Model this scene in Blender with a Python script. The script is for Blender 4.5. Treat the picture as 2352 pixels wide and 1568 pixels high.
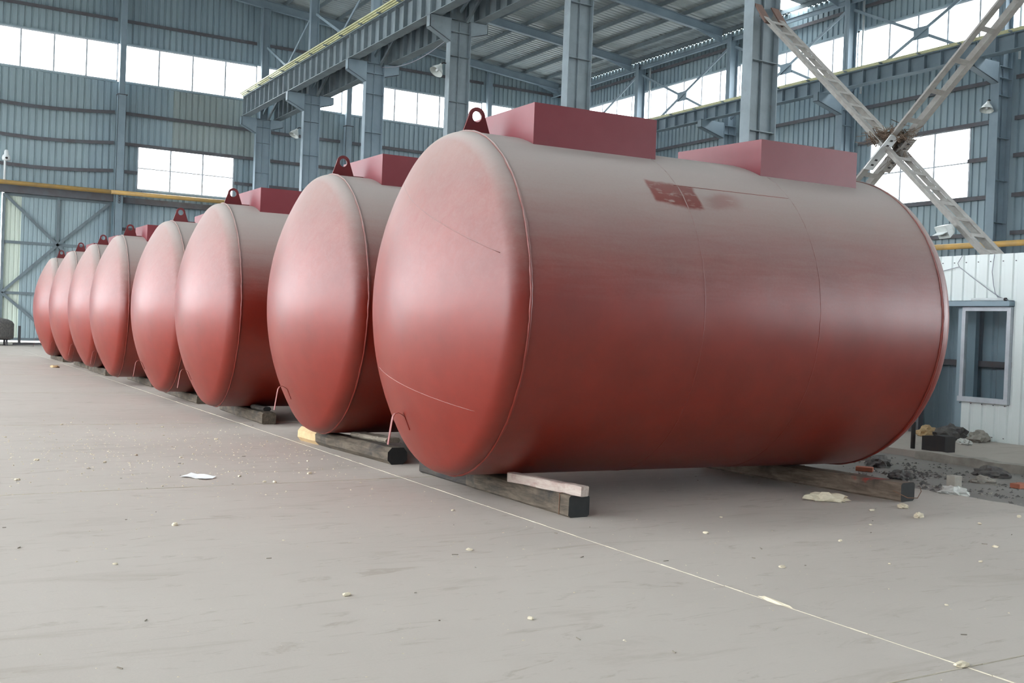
import bpy, math, random
from math import sin, cos, pi, radians, sqrt, atan2
from mathutils import Vector, Matrix

random.seed(7)
scene = bpy.context.scene
for o in list(bpy.data.objects):
    bpy.data.objects.remove(o, do_unlink=True)
COL = scene.collection

# ------------------------------------------------------------------ camera
CAM_YAW, CAM_PITCH, CAM_ROLL = radians(30.6454), radians(-0.6478), radians(2.1689)
fw = Vector((sin(CAM_YAW) * cos(CAM_PITCH), cos(CAM_YAW) * cos(CAM_PITCH), sin(CAM_PITCH)))
rt = Vector((cos(CAM_YAW), -sin(CAM_YAW), 0.0))
up = rt.cross(fw)
r2 = rt * cos(CAM_ROLL) + up * sin(CAM_ROLL)
u2 = up * cos(CAM_ROLL) - rt * sin(CAM_ROLL)
cam_data = bpy.data.cameras.new('camera')
cam_data.sensor_width = 36.0
cam_data.lens = 2409.68 * 36.0 / 2352.0
cam_data.clip_end = 600
cam = bpy.data.objects.new('camera', cam_data)
cam.matrix_world = Matrix(((r2.x, u2.x, -fw.x, 0), (r2.y, u2.y, -fw.y, 0), (r2.z, u2.z, -fw.z, 1.5), (0, 0, 0, 1)))
COL.objects.link(cam)
scene.camera = cam

# ------------------------------------------------------------------ world, exposure
SKY = 9.0
world = bpy.data.worlds.new('overcast_sky')
scene.world = world
world.use_nodes = True
wn = world.node_tree
bg = wn.nodes['Background']
bg.inputs['Color'].default_value = (0.94, 0.975, 1.0, 1)
bg.inputs['Strength'].default_value = SKY
scene.view_settings.view_transform = 'Standard'
scene.view_settings.look = 'None'
scene.view_settings.exposure = 0.43
scene.view_settings.gamma = 1.0
scene.view_settings.use_curve_mapping = False
cy = scene.cycles
cy.max_bounces = 8
cy.diffuse_bounces = 5
cy.glossy_bounces = 4
cy.transmission_bounces = 4
cy.transparent_max_bounces = 8
cy.use_adaptive_sampling = True
cy.adaptive_threshold = 0.025
cy.caustics_reflective = False
cy.caustics_refractive = False
cy.sample_clamp_indirect = 12.0

# ------------------------------------------------------------------ hall dimensions (metres)
XL, XR = -13.0, 36.2          # left and right walls
YF, YB = -14.0, 56.0          # front and back gables
XC = 16.7                     # centre column row
ROWS = [10.23 + 7.45 * k for k in range(-3, 7)]     # frame positions along the hall
BAND = (13.25, 15.15)         # window band
XRIDGE = 2.0
def zraft(x):                 # underside of the rafters
    return 16.42 + 0.085 * (35.0 - max(x, XRIDGE)) - 0.085 * max(0.0, XRIDGE - x)
def zroof(x):
    return zraft(x) + 0.62

# ------------------------------------------------------------------ materials
def lin(r, g, b):
    f = lambda c: (c / 255.0 / 12.92) if c / 255.0 <= 0.04045 else ((c / 255.0 + 0.055) / 1.055) ** 2.4
    return (f(r), f(g), f(b), 1.0)

class NT:
    def __init__(s, name):
        s.m = bpy.data.materials.new(name); s.m.use_nodes = True
        s.t = s.m.node_tree; s.b = s.t.nodes['Principled BSDF']
    def n(s, typ, **kw):
        nd = s.t.nodes.new(typ)
        for k, v in kw.items():
            setattr(nd, k, v)
        return nd
    def l(s, a, b): s.t.links.new(a, b)
    def val(s, sock, v):
        if isinstance(v, bpy.types.NodeSocket): s.l(v, sock)
        else: sock.default_value = v
    def coord(s, kind='Object', scale=(1, 1, 1), rot=(0, 0, 0)):
        c = s.n('ShaderNodeTexCoord'); mp = s.n('ShaderNodeMapping')
        mp.inputs['Scale'].default_value = scale; mp.inputs['Rotation'].default_value = rot
        s.l(c.outputs[kind], mp.inputs['Vector']); return mp.outputs['Vector']
    def world_pos(s, scale=(1, 1, 1), rot=(0, 0, 0)):
        g = s.n('ShaderNodeNewGeometry'); mp = s.n('ShaderNodeMapping')
        mp.inputs['Scale'].default_value = scale; mp.inputs['Rotation'].default_value = rot
        s.l(g.outputs['Position'], mp.inputs['Vector']); return mp.outputs['Vector']
    def noise(s, vec, scale, detail=4, rough=0.55, dist=0.0):
        n = s.n('ShaderNodeTexNoise')
        n.inputs['Scale'].default_value = scale; n.inputs['Detail'].default_value = detail
        n.inputs['Roughness'].default_value = rough; n.inputs['Distortion'].default_value = dist
        s.l(vec, n.inputs['Vector']); return n.outputs['Fac']
    def ramp(s, fac, p0, p1, c0=(0, 0, 0, 1), c1=(1, 1, 1, 1)):
        r = s.n('ShaderNodeValToRGB')
        r.color_ramp.elements[0].position = p0; r.color_ramp.elements[1].position = p1
        r.color_ramp.elements[0].color = c0; r.color_ramp.elements[1].color = c1
        s.l(fac, r.inputs['Fac']); return r.outputs['Color']
    def mix(s, fac, a, b):
        m = s.n('ShaderNodeMix', data_type='RGBA')
        s.val(m.inputs[0], fac); s.val(m.inputs[6], a); s.val(m.inputs[7], b)
        return m.outputs[2]
    def math(s, op, a, b=None, clamp=False):
        m = s.n('ShaderNodeMath', operation=op, use_clamp=clamp)
        s.val(m.inputs[0], a)
        if b is not None: s.val(m.inputs[1], b)
        return m.outputs[0]
    def smooth(s, v, a, b):
        m = s.n('ShaderNodeMapRange', interpolation_type='SMOOTHSTEP')
        s.l(v, m.inputs['Value']); m.inputs['From Min'].default_value = a; m.inputs['From Max'].default_value = b
        return m.outputs['Result']
    def bump(s, h, strength, dist):
        b = s.n('ShaderNodeBump'); b.inputs['Strength'].default_value = strength
        b.inputs['Distance'].default_value = dist; s.l(h, b.inputs['Height'])
        s.l(b.outputs['Normal'], s.b.inputs['Normal'])
    def done(s, color, rough=0.5, metal=0.0, spec=0.5):
        s.val(s.b.inputs['Base Color'], color); s.val(s.b.inputs['Roughness'], rough)
        s.b.inputs['Metallic'].default_value = metal; s.b.inputs['Specular IOR Level'].default_value = spec
        return s.m

def painted(name, c, dirt=None, dirt_amt=0.5, rough=0.5, scale=3.0, rust=0.0, spec=0.5):
    t = NT(name); v = t.world_pos()
    f = t.ramp(t.noise(v, scale, 5, 0.6), 0.35, 0.75)
    col = t.mix(t.math('MULTIPLY', f, dirt_amt), c, dirt or (c[0] * 0.6, c[1] * 0.6, c[2] * 0.6, 1))
    if rust:
        g = t.ramp(t.noise(v, 5.0, 8, 0.75), 0.62, 0.72)
        col = t.mix(t.math('MULTIPLY', g, rust), col, lin(112, 72, 54))
    return t.done(col, rough, 0.0, spec)

M = {}
def make_tank_paint(name, patch=False, dust=True):
    t = NT(name); geo = t.n('ShaderNodeNewGeometry')
    sp = t.n('ShaderNodeSeparateXYZ'); t.l(geo.outputs['Normal'], sp.inputs[0])
    v = t.coord('Object'); vs = t.coord('Object', (0.6, 5, 5))
    n1 = t.noise(v, 2.2, 6, 0.6); n2 = t.noise(v, 45, 3, 0.6); n3 = t.noise(vs, 2.4, 5, 0.65, 0.6)
    red = t.mix(t.ramp(n1, 0.3, 0.7), (0.200, 0.0150, 0.0062, 1), (0.155, 0.0115, 0.005, 1))
    col = red
    rough = 0.40
    if dust:
        z = t.math('ADD', sp.outputs['Z'], t.math('MULTIPLY', t.math('SUBTRACT', n3, 0.5), 0.22))
        z = t.math('ADD', z, t.math('MULTIPLY', t.math('SUBTRACT', n2, 0.5), 0.09))
        d = t.smooth(z, 0.0, 1.0)
        d = t.math('MULTIPLY', t.math('POWER', d, 0.9), 0.92)
        if patch:       # hand-wiped rectangle with smears on the near tank
            ps = t.n('ShaderNodeSeparateXYZ'); t.l(t.coord('Object'), ps.inputs[0])
            wob = t.math('MULTIPLY', t.math('SUBTRACT', n1, 0.5), 0.14)
            x = t.math('ADD', ps.outputs['X'], wob); y = t.math('ADD', ps.outputs['Y'], wob)
            def win(a, lo, hi, s):
                return t.math('MULTIPLY', t.smooth(a, lo, lo + s), t.math('SUBTRACT', 1.0, t.smooth(a, hi - s, hi)))
            top = t.smooth(ps.outputs['Z'], 0.3, 0.31)
            m1 = t.math('MULTIPLY', win(x, 1.30, 1.86, 0.04), win(y, -1.24, -1.02, 0.03))
            m2 = t.math('MULTIPLY', win(x, 1.80, 2.35, 0.25), win(y, -1.25, -1.08, 0.06))
            mm = t.math('MULTIPLY', t.math('MAXIMUM', m1, t.math('MULTIPLY', m2, 0.5)), t.ramp(t.noise(t.coord('Object', (1, 3, 3)), 7, 4, 0.6), 0.26, 0.42))
            mm = t.math('MULTIPLY', mm, top)
            d = t.math('MULTIPLY', d, t.math('SUBTRACT', 1.0, t.math('MULTIPLY', mm, 0.85)))
        col = t.mix(d, red, t.mix(n3, (0.450, 0.402, 0.372, 1), (0.385, 0.338, 0.308, 1)))
        rough = t.math('ADD', 0.39, t.math('MULTIPLY', d, 0.38))
    # pale handling scuffs
    sc = t.ramp(t.noise(t.coord('Object', (1.0, 6, 2.0)), 3.1, 8, 0.72), 0.70, 0.78)
    col = t.mix(t.math('MULTIPLY', sc, 0.16), col, (0.45, 0.25, 0.22, 1))
    h = t.math('ADD', t.math('MULTIPLY', t.noise(v, 1.3, 2, 0.4), 1.0), t.math('MULTIPLY', n2, 0.02))
    t.bump(h, 0.25, 0.05)
    t.b.inputs['Coat Weight'].default_value = 0.0
    return t.done(col, rough, 0.0, 0.58)
M['tank'] = make_tank_paint('red_oxide_paint')
M['tank_patch'] = make_tank_paint('red_oxide_paint_wiped', True)
M['tank_clean'] = make_tank_paint('red_oxide_paint_clean', False, False)
M['maroon'] = painted('maroon_primer', (0.175, 0.024, 0.032, 1), (0.22, 0.048, 0.056, 1), 0.5, 0.42, 2.0)
M['lug'] = painted('lug_primer', (0.130, 0.017, 0.020, 1), (0.17, 0.03, 0.03, 1), 0.5, 0.42, 6.0)
M['steel'] = painted('grey_steel_paint', lin(136, 148, 154), lin(104, 112, 116), 0.7, 0.55, 1.4, 0.55)
M['steel_far'] = painted('blue_grey_steel_paint', lin(134, 150, 160), lin(104, 120, 130), 0.6, 0.55, 0.9, 0.25)
M['purlin'] = painted('purlin_steel', lin(112, 124, 130), lin(86, 92, 96), 0.6, 0.6, 2.0, 0.4)
M['girt'] = painted('rusty_girt_steel', lin(96, 98, 104), lin(86, 74, 72), 0.8, 0.7, 2.0, 0.6)
M['rail'] = painted('yellow_rail_paint', lin(206, 204, 160), lin(166, 160, 124), 0.6, 0.5, 3.0)
M['pipe'] = painted('yellow_pipe_paint', lin(206, 164, 92), lin(160, 138, 104), 0.6, 0.5, 2.5)
M['white_metal'] = painted('white_metal', lin(225, 228, 228), lin(180, 184, 184), 0.4, 0.45, 4.0)
M['alu'] = painted('window_aluminium', lin(196, 200, 206), lin(160, 164, 170), 0.5, 0.4, 6.0)
M['gusset'] = painted('rusty_gusset', lin(112, 86, 76), lin(84, 68, 62), 0.6, 0.75, 8.0)
M['brace'] = painted('weathered_brace_steel', lin(156, 153, 148), lin(118, 108, 102), 0.7, 0.65, 6.0, 0.5)
M['black'] = painted('dark_iron', lin(46, 44, 46), lin(70, 60, 54), 0.5, 0.7, 9.0)
M['reflector'] = painted('lamp_reflector', lin(196, 200, 196), lin(150, 154, 150), 0.4, 0.25, 6.0)
M['twig'] = painted('dry_twigs', lin(116, 96, 80), lin(84, 70, 60), 0.6, 0.9, 8.0)
M['paper'] = painted('white_paper', lin(236, 236, 234), lin(206, 206, 206), 0.4, 0.7, 20.0)
M['wire'] = painted('grey_wire', lin(150, 150, 160), None, 0.2, 0.6, 5.0)
M['rusty_wire'] = painted('rusty_wire', lin(120, 86, 66), None, 0.3, 0.8, 5.0)
M['brick'] = painted('orange_brick', lin(176, 108, 84), lin(140, 90, 74), 0.5, 0.9, 12.0)

def sheet_mat(name, c1, c2, streak=0.5):
    t = NT(name)
    v = t.world_pos((0.9, 0.9, 0.12)); w = t.world_pos((1, 1, 0.02))
    f = t.ramp(t.noise(v, 1.2, 5, 0.6), 0.35, 0.7)
    g = t.ramp(t.noise(w, 0.35, 2, 0.5), 0.44, 0.56)
    col = t.mix(t.math('MULTIPLY', f, streak), c1, c2)
    col = t.mix(t.math('MULTIPLY', g, 0.25), col, (c1[0] * 1.15, c1[1] * 1.08, c1[2] * 0.95, 1))
    return t.done(col, 0.45, 0.0, 0.5)
M['sheet'] = sheet_mat('blue_grey_wall_sheet', lin(150, 168, 176), lin(120, 138, 148))  # blue-grey sheet, its colour lifted and blued to paint in the hall haze
M['sheet_warm'] = sheet_mat('grey_wall_sheet', lin(160, 171, 170), lin(132, 144, 144))
M['sheet_light'] = sheet_mat('pale_translucent_sheet', lin(200, 210, 200), lin(176, 190, 184))
M['sheet_roof'] = sheet_mat('grey_roof_sheet', lin(160, 170, 172), lin(136, 148, 152))
M['sheet_shed'] = sheet_mat('white_shed_sheet', lin(226, 232, 230), lin(204, 212, 210), 0.35)
M['sheet_inner'] = sheet_mat('blue_inner_sheet', lin(140, 158, 168), lin(116, 136, 148))

def make_floor(name, c1, c2, c3):
    t = NT(name)
    v = t.world_pos(); vs = t.world_pos((0.35, 1.5, 1), (0, 0, radians(24)))
    big = t.noise(v, 0.35, 5, 0.6); mid = t.noise(v, 2.2, 6, 0.65); fine = t.noise(v, 60, 3, 0.6)
    st = t.noise(vs, 2.0, 7, 0.68, 0.8)
    col = t.mix(t.ramp(big, 0.35, 0.65), c1, c2)
    col = t.mix(t.math('MULTIPLY', t.ramp(st, 0.56, 0.72), 0.42), col, c3)
    sc2 = t.noise(t.world_pos((1.2, 4.5, 1), (0, 0, radians(-58))), 1.6, 6, 0.7, 1.2)
    col = t.mix(t.math('MULTIPLY', t.ramp(sc2, 0.57, 0.68), 0.50), col, c3)
    col = t.mix(t.math('MULTIPLY', t.ramp(mid, 0.60, 0.75), 0.25), col, (c1[0] * 1.12, c1[1] * 1.12, c1[2] * 1.13, 1))
    col = t.mix(t.math('MULTIPLY', fine, 0.12), col, (c3[0] * 0.8, c3[1] * 0.8, c3[2] * 0.8, 1))
    t.bump(t.math('ADD', t.math('MULTIPLY', fine, 0.25), mid), 0.25, 0.01)
    return t.done(col, 0.72, 0.0, 0.35)
M['floor'] = make_floor('dusty_concrete', (0.480, 0.428, 0.378, 1), (0.435, 0.386, 0.338, 1), (0.30, 0.245, 0.195, 1))
M['filler'] = painted('joint_dust', lin(200, 190, 170), lin(166, 156, 138), 0.5, 0.9, 12.0)
M['crumb'] = painted('mortar_crumb', lin(214, 202, 178), lin(184, 170, 146), 0.6, 0.95, 25.0)
M['ground'] = make_floor('rubble_ground', (0.26, 0.24, 0.22, 1), (0.22, 0.20, 0.185, 1), (0.15, 0.135, 0.125, 1))
M['outside'] = make_floor('yard_ground', (0.33, 0.33, 0.32, 1), (0.30, 0.30, 0.29, 1), (0.25, 0.24, 0.22, 1))
M['rubble'] = painted('dark_rubble', lin(84, 82, 82), lin(128, 122, 116), 0.8, 0.95, 14.0)
M['concrete'] = painted('old_concrete', lin(166, 160, 150), lin(128, 122, 114), 0.7, 0.9, 7.0)
M['plaster'] = painted('white_mortar', lin(214, 214, 208), lin(180, 178, 170), 0.6, 0.9, 10.0)

def wood(name, c1, c2, c3, patch=None):
    t = NT(name); v = t.coord('Object', (6, 0.8, 6)); u = t.coord('Object')
    a = t.noise(v, 4, 8, 0.7, 0.6); b = t.noise(u, 3, 5, 0.6)
    col = t.mix(t.ramp(a, 0.35, 0.68), c1, c2)
    col = t.mix(t.ramp(b, 0.5, 0.7), col, c3)
    if patch:
        col = t.mix(t.math('MULTIPLY', t.ramp(t.noise(u, 2.3, 4, 0.6), 0.60, 0.66), 0.8), col, patch)
    t.bump(a, 0.7, 0.012)
    return t.done(col, 0.85, 0.0, 0.3)
M['sleeper'] = wood('weathered_sleeper', lin(66, 58, 50), lin(108, 96, 82), lin(48, 46, 45))
M['sleeper_dark'] = wood('tarred_sleeper', lin(44, 42, 42), lin(78, 70, 62), lin(34, 34, 38))
M['sleeper_red'] = wood('red_stained_sleeper', lin(84, 72, 62), lin(128, 112, 98), lin(64, 54, 48), lin(140, 50, 42))
M['tar'] = painted('tarred_end_grain', lin(40, 40, 40), lin(26, 26, 26), 0.6, 0.9, 20.0)
M['fresh_wood'] = painted('fresh_wood', lin(198, 170, 128), lin(166, 134, 94), 0.6, 0.8, 14.0)
M['grey_wood'] = wood('grey_plank', lin(150, 140, 126), lin(118, 108, 96), lin(96, 88, 78))
M['white_block'] = wood('worn_white_paint', lin(190, 178, 168), lin(164, 142, 132), lin(140, 96, 88))

def make_glass(name, tint, gloss):
    t = NT(name); t.t.nodes.remove(t.b)
    out = [n for n in t.t.nodes if n.type == 'OUTPUT_MATERIAL'][0]
    tr = t.n('ShaderNodeBsdfTransparent'); tr.inputs['Color'].default_value = tint
    gl = t.n('ShaderNodeBsdfGlossy'); gl.inputs['Roughness'].default_value = 0.05
    mx = t.n('ShaderNodeMixShader'); mx.inputs[0].default_value = gloss
    t.l(tr.outputs[0], mx.inputs[1]); t.l(gl.outputs[0], mx.inputs[2]); t.l(mx.outputs[0], out.inputs['Surface'])
    return t.m
M['glass'] = make_glass('window_glass', (0.92, 0.95, 0.97, 1), 0.04)
M['shed_glass'] = make_glass('shed_window_glass', (0.84, 0.89, 0.89, 1), 0.05)

# ------------------------------------------------------------------ mesh builder
ORG = {}
class MB:
    def __init__(s): s.v = []; s.f = []
    def add(s, vs, fs):
        k = len(s.v); s.v += [tuple(p) for p in vs]; s.f += [tuple(i + k for i in f) for f in fs]; return s
    def box(s, x0, x1, y0, y1, z0, z1):
        return s.add([(x0, y0, z0), (x1, y0, z0), (x1, y1, z0), (x0, y1, z0), (x0, y0, z1), (x1, y0, z1), (x1, y1, z1), (x0, y1, z1)],
                     [(3, 2, 1, 0), (4, 5, 6, 7), (0, 1, 5, 4), (1, 2, 6, 5), (2, 3, 7, 6), (3, 0, 4, 7)])
    def bar(s, p, q, w, h, upv=(0, 0, 1)):
        p = Vector(p); q = Vector(q); d = (q - p).normalized(); U = Vector(upv)
        a = d.cross(U)
        if a.length < 1e-4: a = d.cross(Vector((1, 0, 0)))
        a.normalize(); b = a.cross(d)
        vs = []
        for c in (p, q):
            for (i, j) in ((-1, -1), (1, -1), (1, 1), (-1, 1)):
                vs.append(c + a * (i * w / 2) + b * (j * h / 2))
        return s.add(vs, [(0, 1, 2, 3), (7, 6, 5, 4), (4, 5, 1, 0), (5, 6, 2, 1), (6, 7, 3, 2), (7, 4, 0, 3)])
    def prism(s, poly, axis, a, b):
        def P(u, v, w):
            return {'x': (w, u, v), 'y': (u, w, v), 'z': (u, v, w)}[axis]
        n = len(poly)
        vs = [P(u, v, a) for u, v in poly] + [P(u, v, b) for u, v in poly]
        fs = [tuple(range(n)), tuple(range(2 * n - 1, n - 1, -1))]
        fs += [(i, i + n, (i + 1) % n + n, (i + 1) % n) for i in range(n)]
        return s.add(vs, fs)
    def tube(s, pts, r, n=8, cap=True, closed=False):
        pts = [Vector(p) for p in pts]; m = len(pts); rings = []; prev = None
        for i, p in enumerate(pts):
            if closed: d = pts[(i + 1) % m] - pts[i - 1]
            else: d = pts[min(i + 1, m - 1)] - pts[max(i - 1, 0)]
            d.normalize()
            a = prev - d * prev.dot(d) if prev is not None else d.orthogonal()
            a.normalize(); prev = a; b = d.cross(a)
            rr = r[i] if isinstance(r, (list, tuple)) else r
            rings.append([p + (a * cos(2 * pi * k / n) + b * sin(2 * pi * k / n)) * rr for k in range(n)])
        vs = [q for rg in rings for q in rg]; fs = []
        for i in range(m if closed else m - 1):
            j = (i + 1) % m
            for k in range(n):
                fs.append((i * n + k, i * n + (k + 1) % n, j * n + (k + 1) % n, j * n + k))
        if cap and not closed:
            fs.append(tuple(range(n - 1, -1, -1))); fs.append(tuple((m - 1) * n + k for k in range(n)))
        return s.add(vs, fs)
    def lathe(s, prof, n, close_end=True):       # prof [(axial x, radius)], revolved about local x
        vs = []; fs = []; m = len(prof)
        for (x, r) in prof:
            for k in range(n):
                a = 2 * pi * k / n
                vs.append((x, -r * cos(a), r * sin(a)))
        for i in range(m - 1):
            for k in range(n):
                fs.append((i * n + k, i * n + (k + 1) % n, (i + 1) * n + (k + 1) % n, (i + 1) * n + k))
        if close_end: fs.append(tuple((m - 1) * n + k for k in range(n)))
        return s.add(vs, fs)
    def build(s, name, mat, parent=None, world=True, smooth=False, origin=None, fix=True):
        o0 = Vector((0, 0, 0))
        if world and parent is not None: o0 = ORG.get(parent.name, Vector((0, 0, 0)))
        vs = [Vector(p) - o0 for p in s.v]
        loc = Vector((0, 0, 0))
        if origin is None and parent is None or origin == 'base':
            xs = [p.x for p in vs]; ys = [p.y for p in vs]; zs = [p.z for p in vs]
            loc = Vector(((min(xs) + max(xs)) / 2, (min(ys) + max(ys)) / 2, min(zs)))
            vs = [p - loc for p in vs]
        me = bpy.data.meshes.new(name)
        me.from_pydata([tuple(p) for p in vs], [], s.f)
        me.materials.append(M[mat] if isinstance(mat, str) else mat)
        if fix:
            import bmesh
            bm = bmesh.new(); bm.from_mesh(me); bmesh.ops.recalc_face_normals(bm, faces=bm.faces); bm.to_mesh(me); bm.free()
        if smooth:
            for p in me.polygons: p.use_smooth = True
        o = bpy.data.objects.new(name, me); COL.objects.link(o)
        o.location = loc
        if parent is not None: o.parent = parent
        ORG[o.name] = o0 + loc
        return o

def tag(o, label=None, cat=None, group=None, kind=None):
    if label: o['label'] = label
    if cat: o['category'] = cat
    if group: o['group'] = group
    if kind: o['kind'] = kind
    return o
def empty(name, loc=(0, 0, 0), rz=0.0):
    o = bpy.data.objects.new(name, None); COL.objects.link(o)
    o.empty_display_size = 0.3
    o.location = loc; o.rotation_euler = (0, 0, rz); ORG[o.name] = Vector(loc)
    return o
def copy_tree(o, parent=None):
    c = o.copy(); COL.objects.link(c)
    if parent is not None: c.parent = parent
    for ch in o.children: copy_tree(ch, c)
    return c
def bevel(o, w=0.01, seg=2):
    m = o.modifiers.new('bevel', 'BEVEL'); m.width = w; m.segments = seg; m.limit_method = 'ANGLE'
    return o

ORD = ['first', 'second', 'third', 'fourth', 'fifth', 'sixth', 'seventh', 'eighth', 'ninth', 'tenth']

# ================================================================== STRUCTURE
# ---- floor slabs
floor = tag(empty('floor'), kind='structure')
JX = [-13.0, -7.6, -1.62, 4.38, 9.22]
JY = [-14.0, -8.9, -2.9, 3.1, 9.4, 15.1, 21.1, 27.1, 33.1, 39.1, 45.1, 51.1, 56.0]
GAP = 0.006
for i in range(len(JX) - 1):
    for j in range(len(JY) - 1):
        x0, x1, y0, y1 = JX[i] + GAP, JX[i + 1] - GAP, JY[j] + GAP, JY[j + 1] - GAP
        mb = MB()
        if i == len(JX) - 2:                     # broken outer edge beside the rubble
            n = 36; poly = [(x0, y0)]
            rnd = random.Random(j)
            for k in range(n + 1):
                y = y0 + (y1 - y0) * k / n
                poly.append((x1 + (rnd.uniform(-.07, .07) if 0 < k < n else 0) + 0.10 * sin(y * 1.1 + 1.0), y))
            poly.append((x0, y1))
            mb.prism(poly, 'z', -0.12, 0.0)
        else:
            mb.box(x0, x1, y0, y1, -0.12, 0.0)
        mb.build('slab', 'floor', floor)
mb = MB()
n = 60; rnd = random.Random(3); poly = []
for k in range(n + 1):
    y = YF + (YB - YF) * k / n
    poly.append((12.38 + rnd.uniform(-.05, .05), y))
poly += [(36.2, YB), (36.2, YF)]
mb.prism(poly, 'z', -0.12, 0.02); mb.build('slab', 'floor', floor)
# dust filler standing slightly proud in the joints
rnd = random.Random(11)
def filler(p, q):
    mb = MB(); p = Vector(p); q = Vector(q); L = (q - p).length; d = (q - p) / L; s = Vector((-d.y, d.x, 0)); t = 0.0
    while t < L:
        seg = min(rnd.uniform(.05, .25), L - t)
        w = rnd.uniform(.002, .0075); h = rnd.uniform(.001, .004); off = rnd.uniform(-.004, .004)
        a = p + d * t + s * off; b = p + d * (t + seg) + s * off
        mb.add([a - s * w + Vector((0, 0, -.02)), a + s * w + Vector((0, 0, -.02)), b + s * w + Vector((0, 0, -.02)), b - s * w + Vector((0, 0, -.02)),
                a - s * w * .3 + Vector((0, 0, h)), a + s * w * .3 + Vector((0, 0, h)), b + s * w * .3 + Vector((0, 0, h)), b - s * w * .3 + Vector((0, 0, h))],
               [(3, 2, 1, 0), (4, 5, 6, 7), (0, 1, 5, 4), (1, 2, 6, 5), (2, 3, 7, 6), (3, 0, 4, 7)])
        t += seg
    return mb
for x in JX[1:4]:
    filler((x, 0 if x > 0 else -4, 0), (x, 40, 0)).build('joint_filler', 'filler', floor)
for y in JY[2:10]:
    filler((-6, y, 0), (9.2, y, 0)).build('joint_filler', 'filler', floor)

# ---- rubble trench and the yard outside
mb = MB(); nx, ny = 14, 150; rnd = random.Random(5)
vs = []; fs = []
for i in range(nx + 1):
    for j in range(ny + 1):
        vs.append((9.0 + 3.6 * i / nx, -14 + 70 * j / ny, -0.075 + rnd.uniform(-.018, .018)))
for i in range(nx):
    for j in range(ny):
        a = i * (ny + 1) + j; fs.append((a, a + ny + 1, a + ny + 2, a + 1))
mb.add(vs, fs); g = mb.build('ground', 'ground', smooth=True, origin='base'); tag(g, kind='structure')
mb = MB().box(-160, 200, -160, 220, -0.5, -0.2); tag(mb.build('ground', 'outside', origin='base'), kind='structure')

# ---- corrugated sheeting
def corr(p0, du, length, z0, z1, nrm, pitch=0.31, depth=0.055, phase=0.0, ztop=None, z0f=None):
    """sheet in plane p0 + du*t, ribs vertical; nrm points into the hall"""
    prof = [(0, 0), (0.60, 0), (0.68, -1), (0.92, -1), (1.0, 0)]
    ts = []; k = math.floor(-phase / pitch) - 1
    while True:
        base = k * pitch + phase
        if base > length: break
        for (a, d) in prof[:-1]:
            t = base + a * pitch
            if 0 < t < length: ts.append((t, d * depth))
        k += 1
    def dep(t):
        u = ((t - phase) / pitch) % 1.0
        for (a, d), (b, e) in zip(prof, prof[1:]):
            if a <= u <= b: return (d + (e - d) * (u - a) / max(b - a, 1e-6)) * depth
        return 0
    ts = [(0, dep(0.0001))] + sorted(ts) + [(length, dep(length - 0.0001))]
    vs = []; fs = []; p0 = Vector(p0); du = Vector(du); nrm = Vector(nrm)
    for (t, d) in ts:
        q = p0 + du * t + nrm * d
        zt = ztop(q) if ztop else z1
        vs.append((q.x, q.y, z0)); vs.append((q.x, q.y, zt))
    for i in range(len(ts) - 1):
        fs.append((2 * i, 2 * i + 2, 2 * i + 3, 2 * i + 1))
    return MB().add(vs, fs)

GIRT_Z = [1.4, 2.9, 4.4, 5.9, 7.32, 8.80, 10.20, 11.73]
wall_back = tag(empty('wall_back', (XL, YB, 0)), kind='structure')
wall_right = tag(empty('wall_right', (XR, YF, 0)), kind='structure')
wall_left = tag(empty('wall_left', (XL, YF, 0)), kind='structure')
wall_front = tag(empty('wall_front', (XL, YF, 0)), kind='structure')

def gsheet(x0, x1, z0, z1, top=False, mat='sheet'):
    mb = corr((x0, YB, 0), (1, 0, 0), x1 - x0, z0, z1, (0, -1, 0), phase=(-x0) % 0.31, ztop=(lambda q: zroof(q.x)) if top else None)
    return mb.build('wall_sheet', mat, wall_back, fix=False)
WB = [-13.0, -6.2, 2.0, 9.62, 16.7, 21.65, 30.6, 36.2]
LW = (10.58, 15.53, 7.90, 10.12)
for a, b in zip(WB, WB[1:]):
    if a == 2.0:
        gsheet(a, 4.42, 0, 7.32); gsheet(9.30, b, 0, 7.32); gsheet(a, b, 7.32, 10.2); gsheet(a, b, 10.2, BAND[0]); gsheet(a, b, BAND[1], 0, True)
    elif a == 9.62:
        gsheet(a, b, 0, 7.32); gsheet(a, b, 7.32, LW[2]); gsheet(a, LW[0], LW[2], LW[3]); gsheet(LW[1], b, LW[2], LW[3])
        gsheet(a, 12.3, LW[3], BAND[0]); gsheet(12.3, b, LW[3], BAND[0], mat='sheet_warm'); gsheet(a, b, BAND[1], 0, True)
    else:
        gsheet(a, b, 0, 7.32); gsheet(a, b, 7.32, BAND[0]); gsheet(a, b, BAND[1], 0, True)
def rsheet(y0, y1, z0, z1, top=False):
    mb = corr((XR, y0, 0), (0, 1, 0), y1 - y0, z0, z1, (-1, 0, 0), phase=(-y0) % 0.31, ztop=(lambda q: zroof(36.2) + .022) if top else None)
    return mb.build('wall_sheet', 'sheet', wall_right, fix=False)
RW = [YF, -4.67, 2.78, 10.23, 17.68, 25.13 - .45, 32.1, 39.55, 47.0, YB]
RLW = [(26.42, 31.35, 7.32, 10.11), (-13.8, -4.8, .9, 9.8), (-4.5, 2.6, .9, 9.8)]
for a, b in zip(RW, RW[1:]):
    w = [q for q in RLW if a < q[0] < b]
    rsheet(a, b, BAND[1], 0, True)
    if w:
        w = w[0]
        rsheet(a, b, 0, w[2]); rsheet(a, w[0], w[2], w[3]); rsheet(w[1], b, w[2], w[3]); rsheet(a, b, w[3], BAND[0])
    else:
        rsheet(a, b, 0, 7.32); rsheet(a, b, 7.32, BAND[0])
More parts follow.
